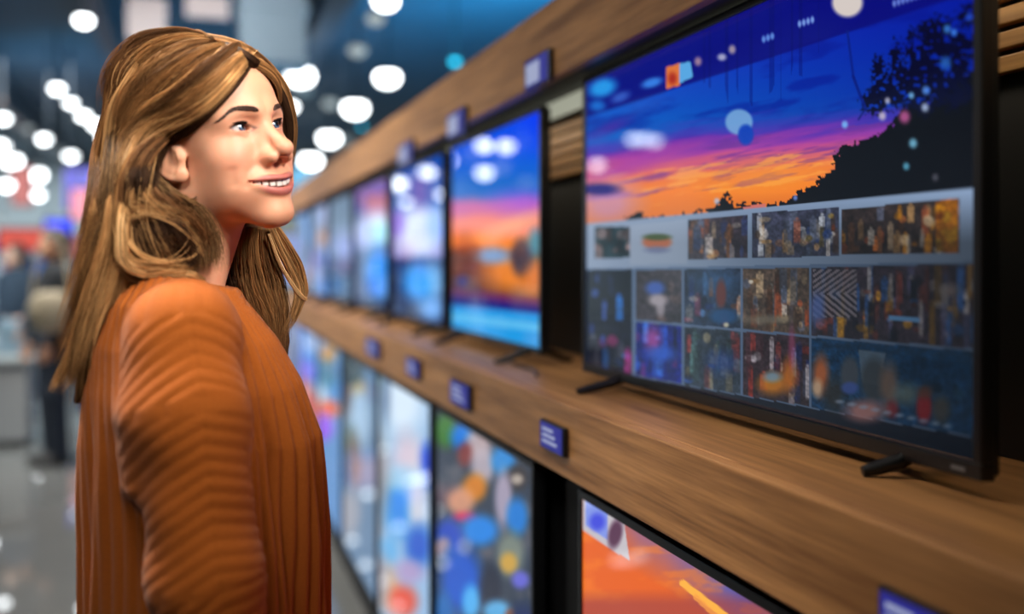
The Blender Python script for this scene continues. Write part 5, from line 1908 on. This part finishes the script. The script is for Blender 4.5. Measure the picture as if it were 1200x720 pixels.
V, Q = sdf_mesh(bagf, axis([(-.24, .24, .01)]), axis([(-.14, .14, .01)]), axis([(-.05, .34, .01)]))
np_mesh('body', V, Q, M_bag, t)
MB().tube([(-.12, 0, .25), (-.10, .03, .45), (-.06, .09, .66), (-.03, .13, .72), (.04, .11, .66), (.09, .05, .45), (.12, 0, .25)], .010, 8).build('strap', M_bag, t, smooth=True)

# ------------------------------------------------------------------ light
w = bpy.data.worlds.new('hall_air'); SC.world = w; w.use_nodes = True
w.node_tree.nodes['Background'].inputs[0].default_value = (.30, .42, .50, 1)
w.node_tree.nodes['Background'].inputs[1].default_value = .06


def area(name, loc, tgt, sx_, sy_, power, col, spread=180):
    l = bpy.data.lights.new(name, 'AREA'); l.shape = 'RECTANGLE'; l.size = sx_; l.size_y = sy_; l.energy = power; l.color = col
    l.spread = R(spread)
    o = bpy.data.objects.new(name, l); COL.objects.link(o); o.location = loc
    o.rotation_euler = (Vector(tgt) - Vector(loc)).to_track_quat('-Z', 'Y').to_euler()
    return o


area('unseen_light', (1.5, -.5, 3.2), (.06, 1.30, 1.74), .6, .6, 4.0, (1.0, .93, .86), 27)  # unseen key light added for her head, set to miss the shelf front
area('unseen_light', (-.35, .75, 3.2), (-.05, 1.36, 1.3), .6, .6, 2.2, (1.0, .95, .88), 45)  # unseen overhead light added to brighten her shoulders
area('unseen_light', (-.9, -.7, 3.3), (.05, 1.30, 1.66), .6, .6, 1.5, (1.0, .95, .90), 26)  # unseen front fill added to lift her darker cheek
area('unseen_light', (-.75, 2.15, 3.5), (-.04, 1.37, 1.55), .5, .5, 6.0, (1.0, .91, .78), 27)  # unseen rim light added behind her for the hair
area('unseen_light', (-5.5, 4.2, 2.9), (.9, 2.8, 1.75), .8, .8, 8, (1.0, .95, .88), 40)  # unseen low side light added to reach the slats under the canopy
area('unseen_light', (-1.5, 3.3, 3.8), (.62, 2.5, 1.1), .6, .6, 6, (1.0, .94, .86), 70)  # unseen light added to brighten the oak shelf front
for y in (4.2, 7.2):
    area('unseen_light', (-1.2, y, 3.75), (.4, y + 1.0, .7), .8, .8, 78, (1.0, .95, .88), 95)  # unseen lights farther down the aisle, over the shelf and canopy
for x, y in ((-3.2, 8.4), (-2.6, 14), (-5.5, 19), (.6, 18), (-5, 25), (1, 25)):
    area('hall_light', (x, y, 3.7), (x, y + 2.4, 1.0), 2.2, 1.2, 230, (.88, .97, 1.0), 150)
area('unseen_light', (-.4, 3.6, 3.95), (.1, 9.6, 3.75), .5, .5, 16, (.92, .96, 1.0), 40)  # unseen light added to brighten the near face of the duct
area('blue_uplight', (2.8, 10.5, 2.3), (1.7, 13.5, 4.2), 1.5, 5.0, 400, (.05, .42, .75))
area('blue_uplight', (-1.2, 15.0, 3.0), (-.8, 15.5, 4.2), 3.0, 3.0, 45, (.05, .45, .8))

SC.view_settings.view_transform = 'Standard'
SC.view_settings.look = 'None'
SC.view_settings.exposure = 0.0
SC.view_settings.gamma = 1.0
SC.view_settings.use_curve_mapping = False
SC.cycles.use_denoising = True
SC.cycles.max_bounces = 6
SC.cycles.caustics_reflective = False
SC.cycles.caustics_refractive = False
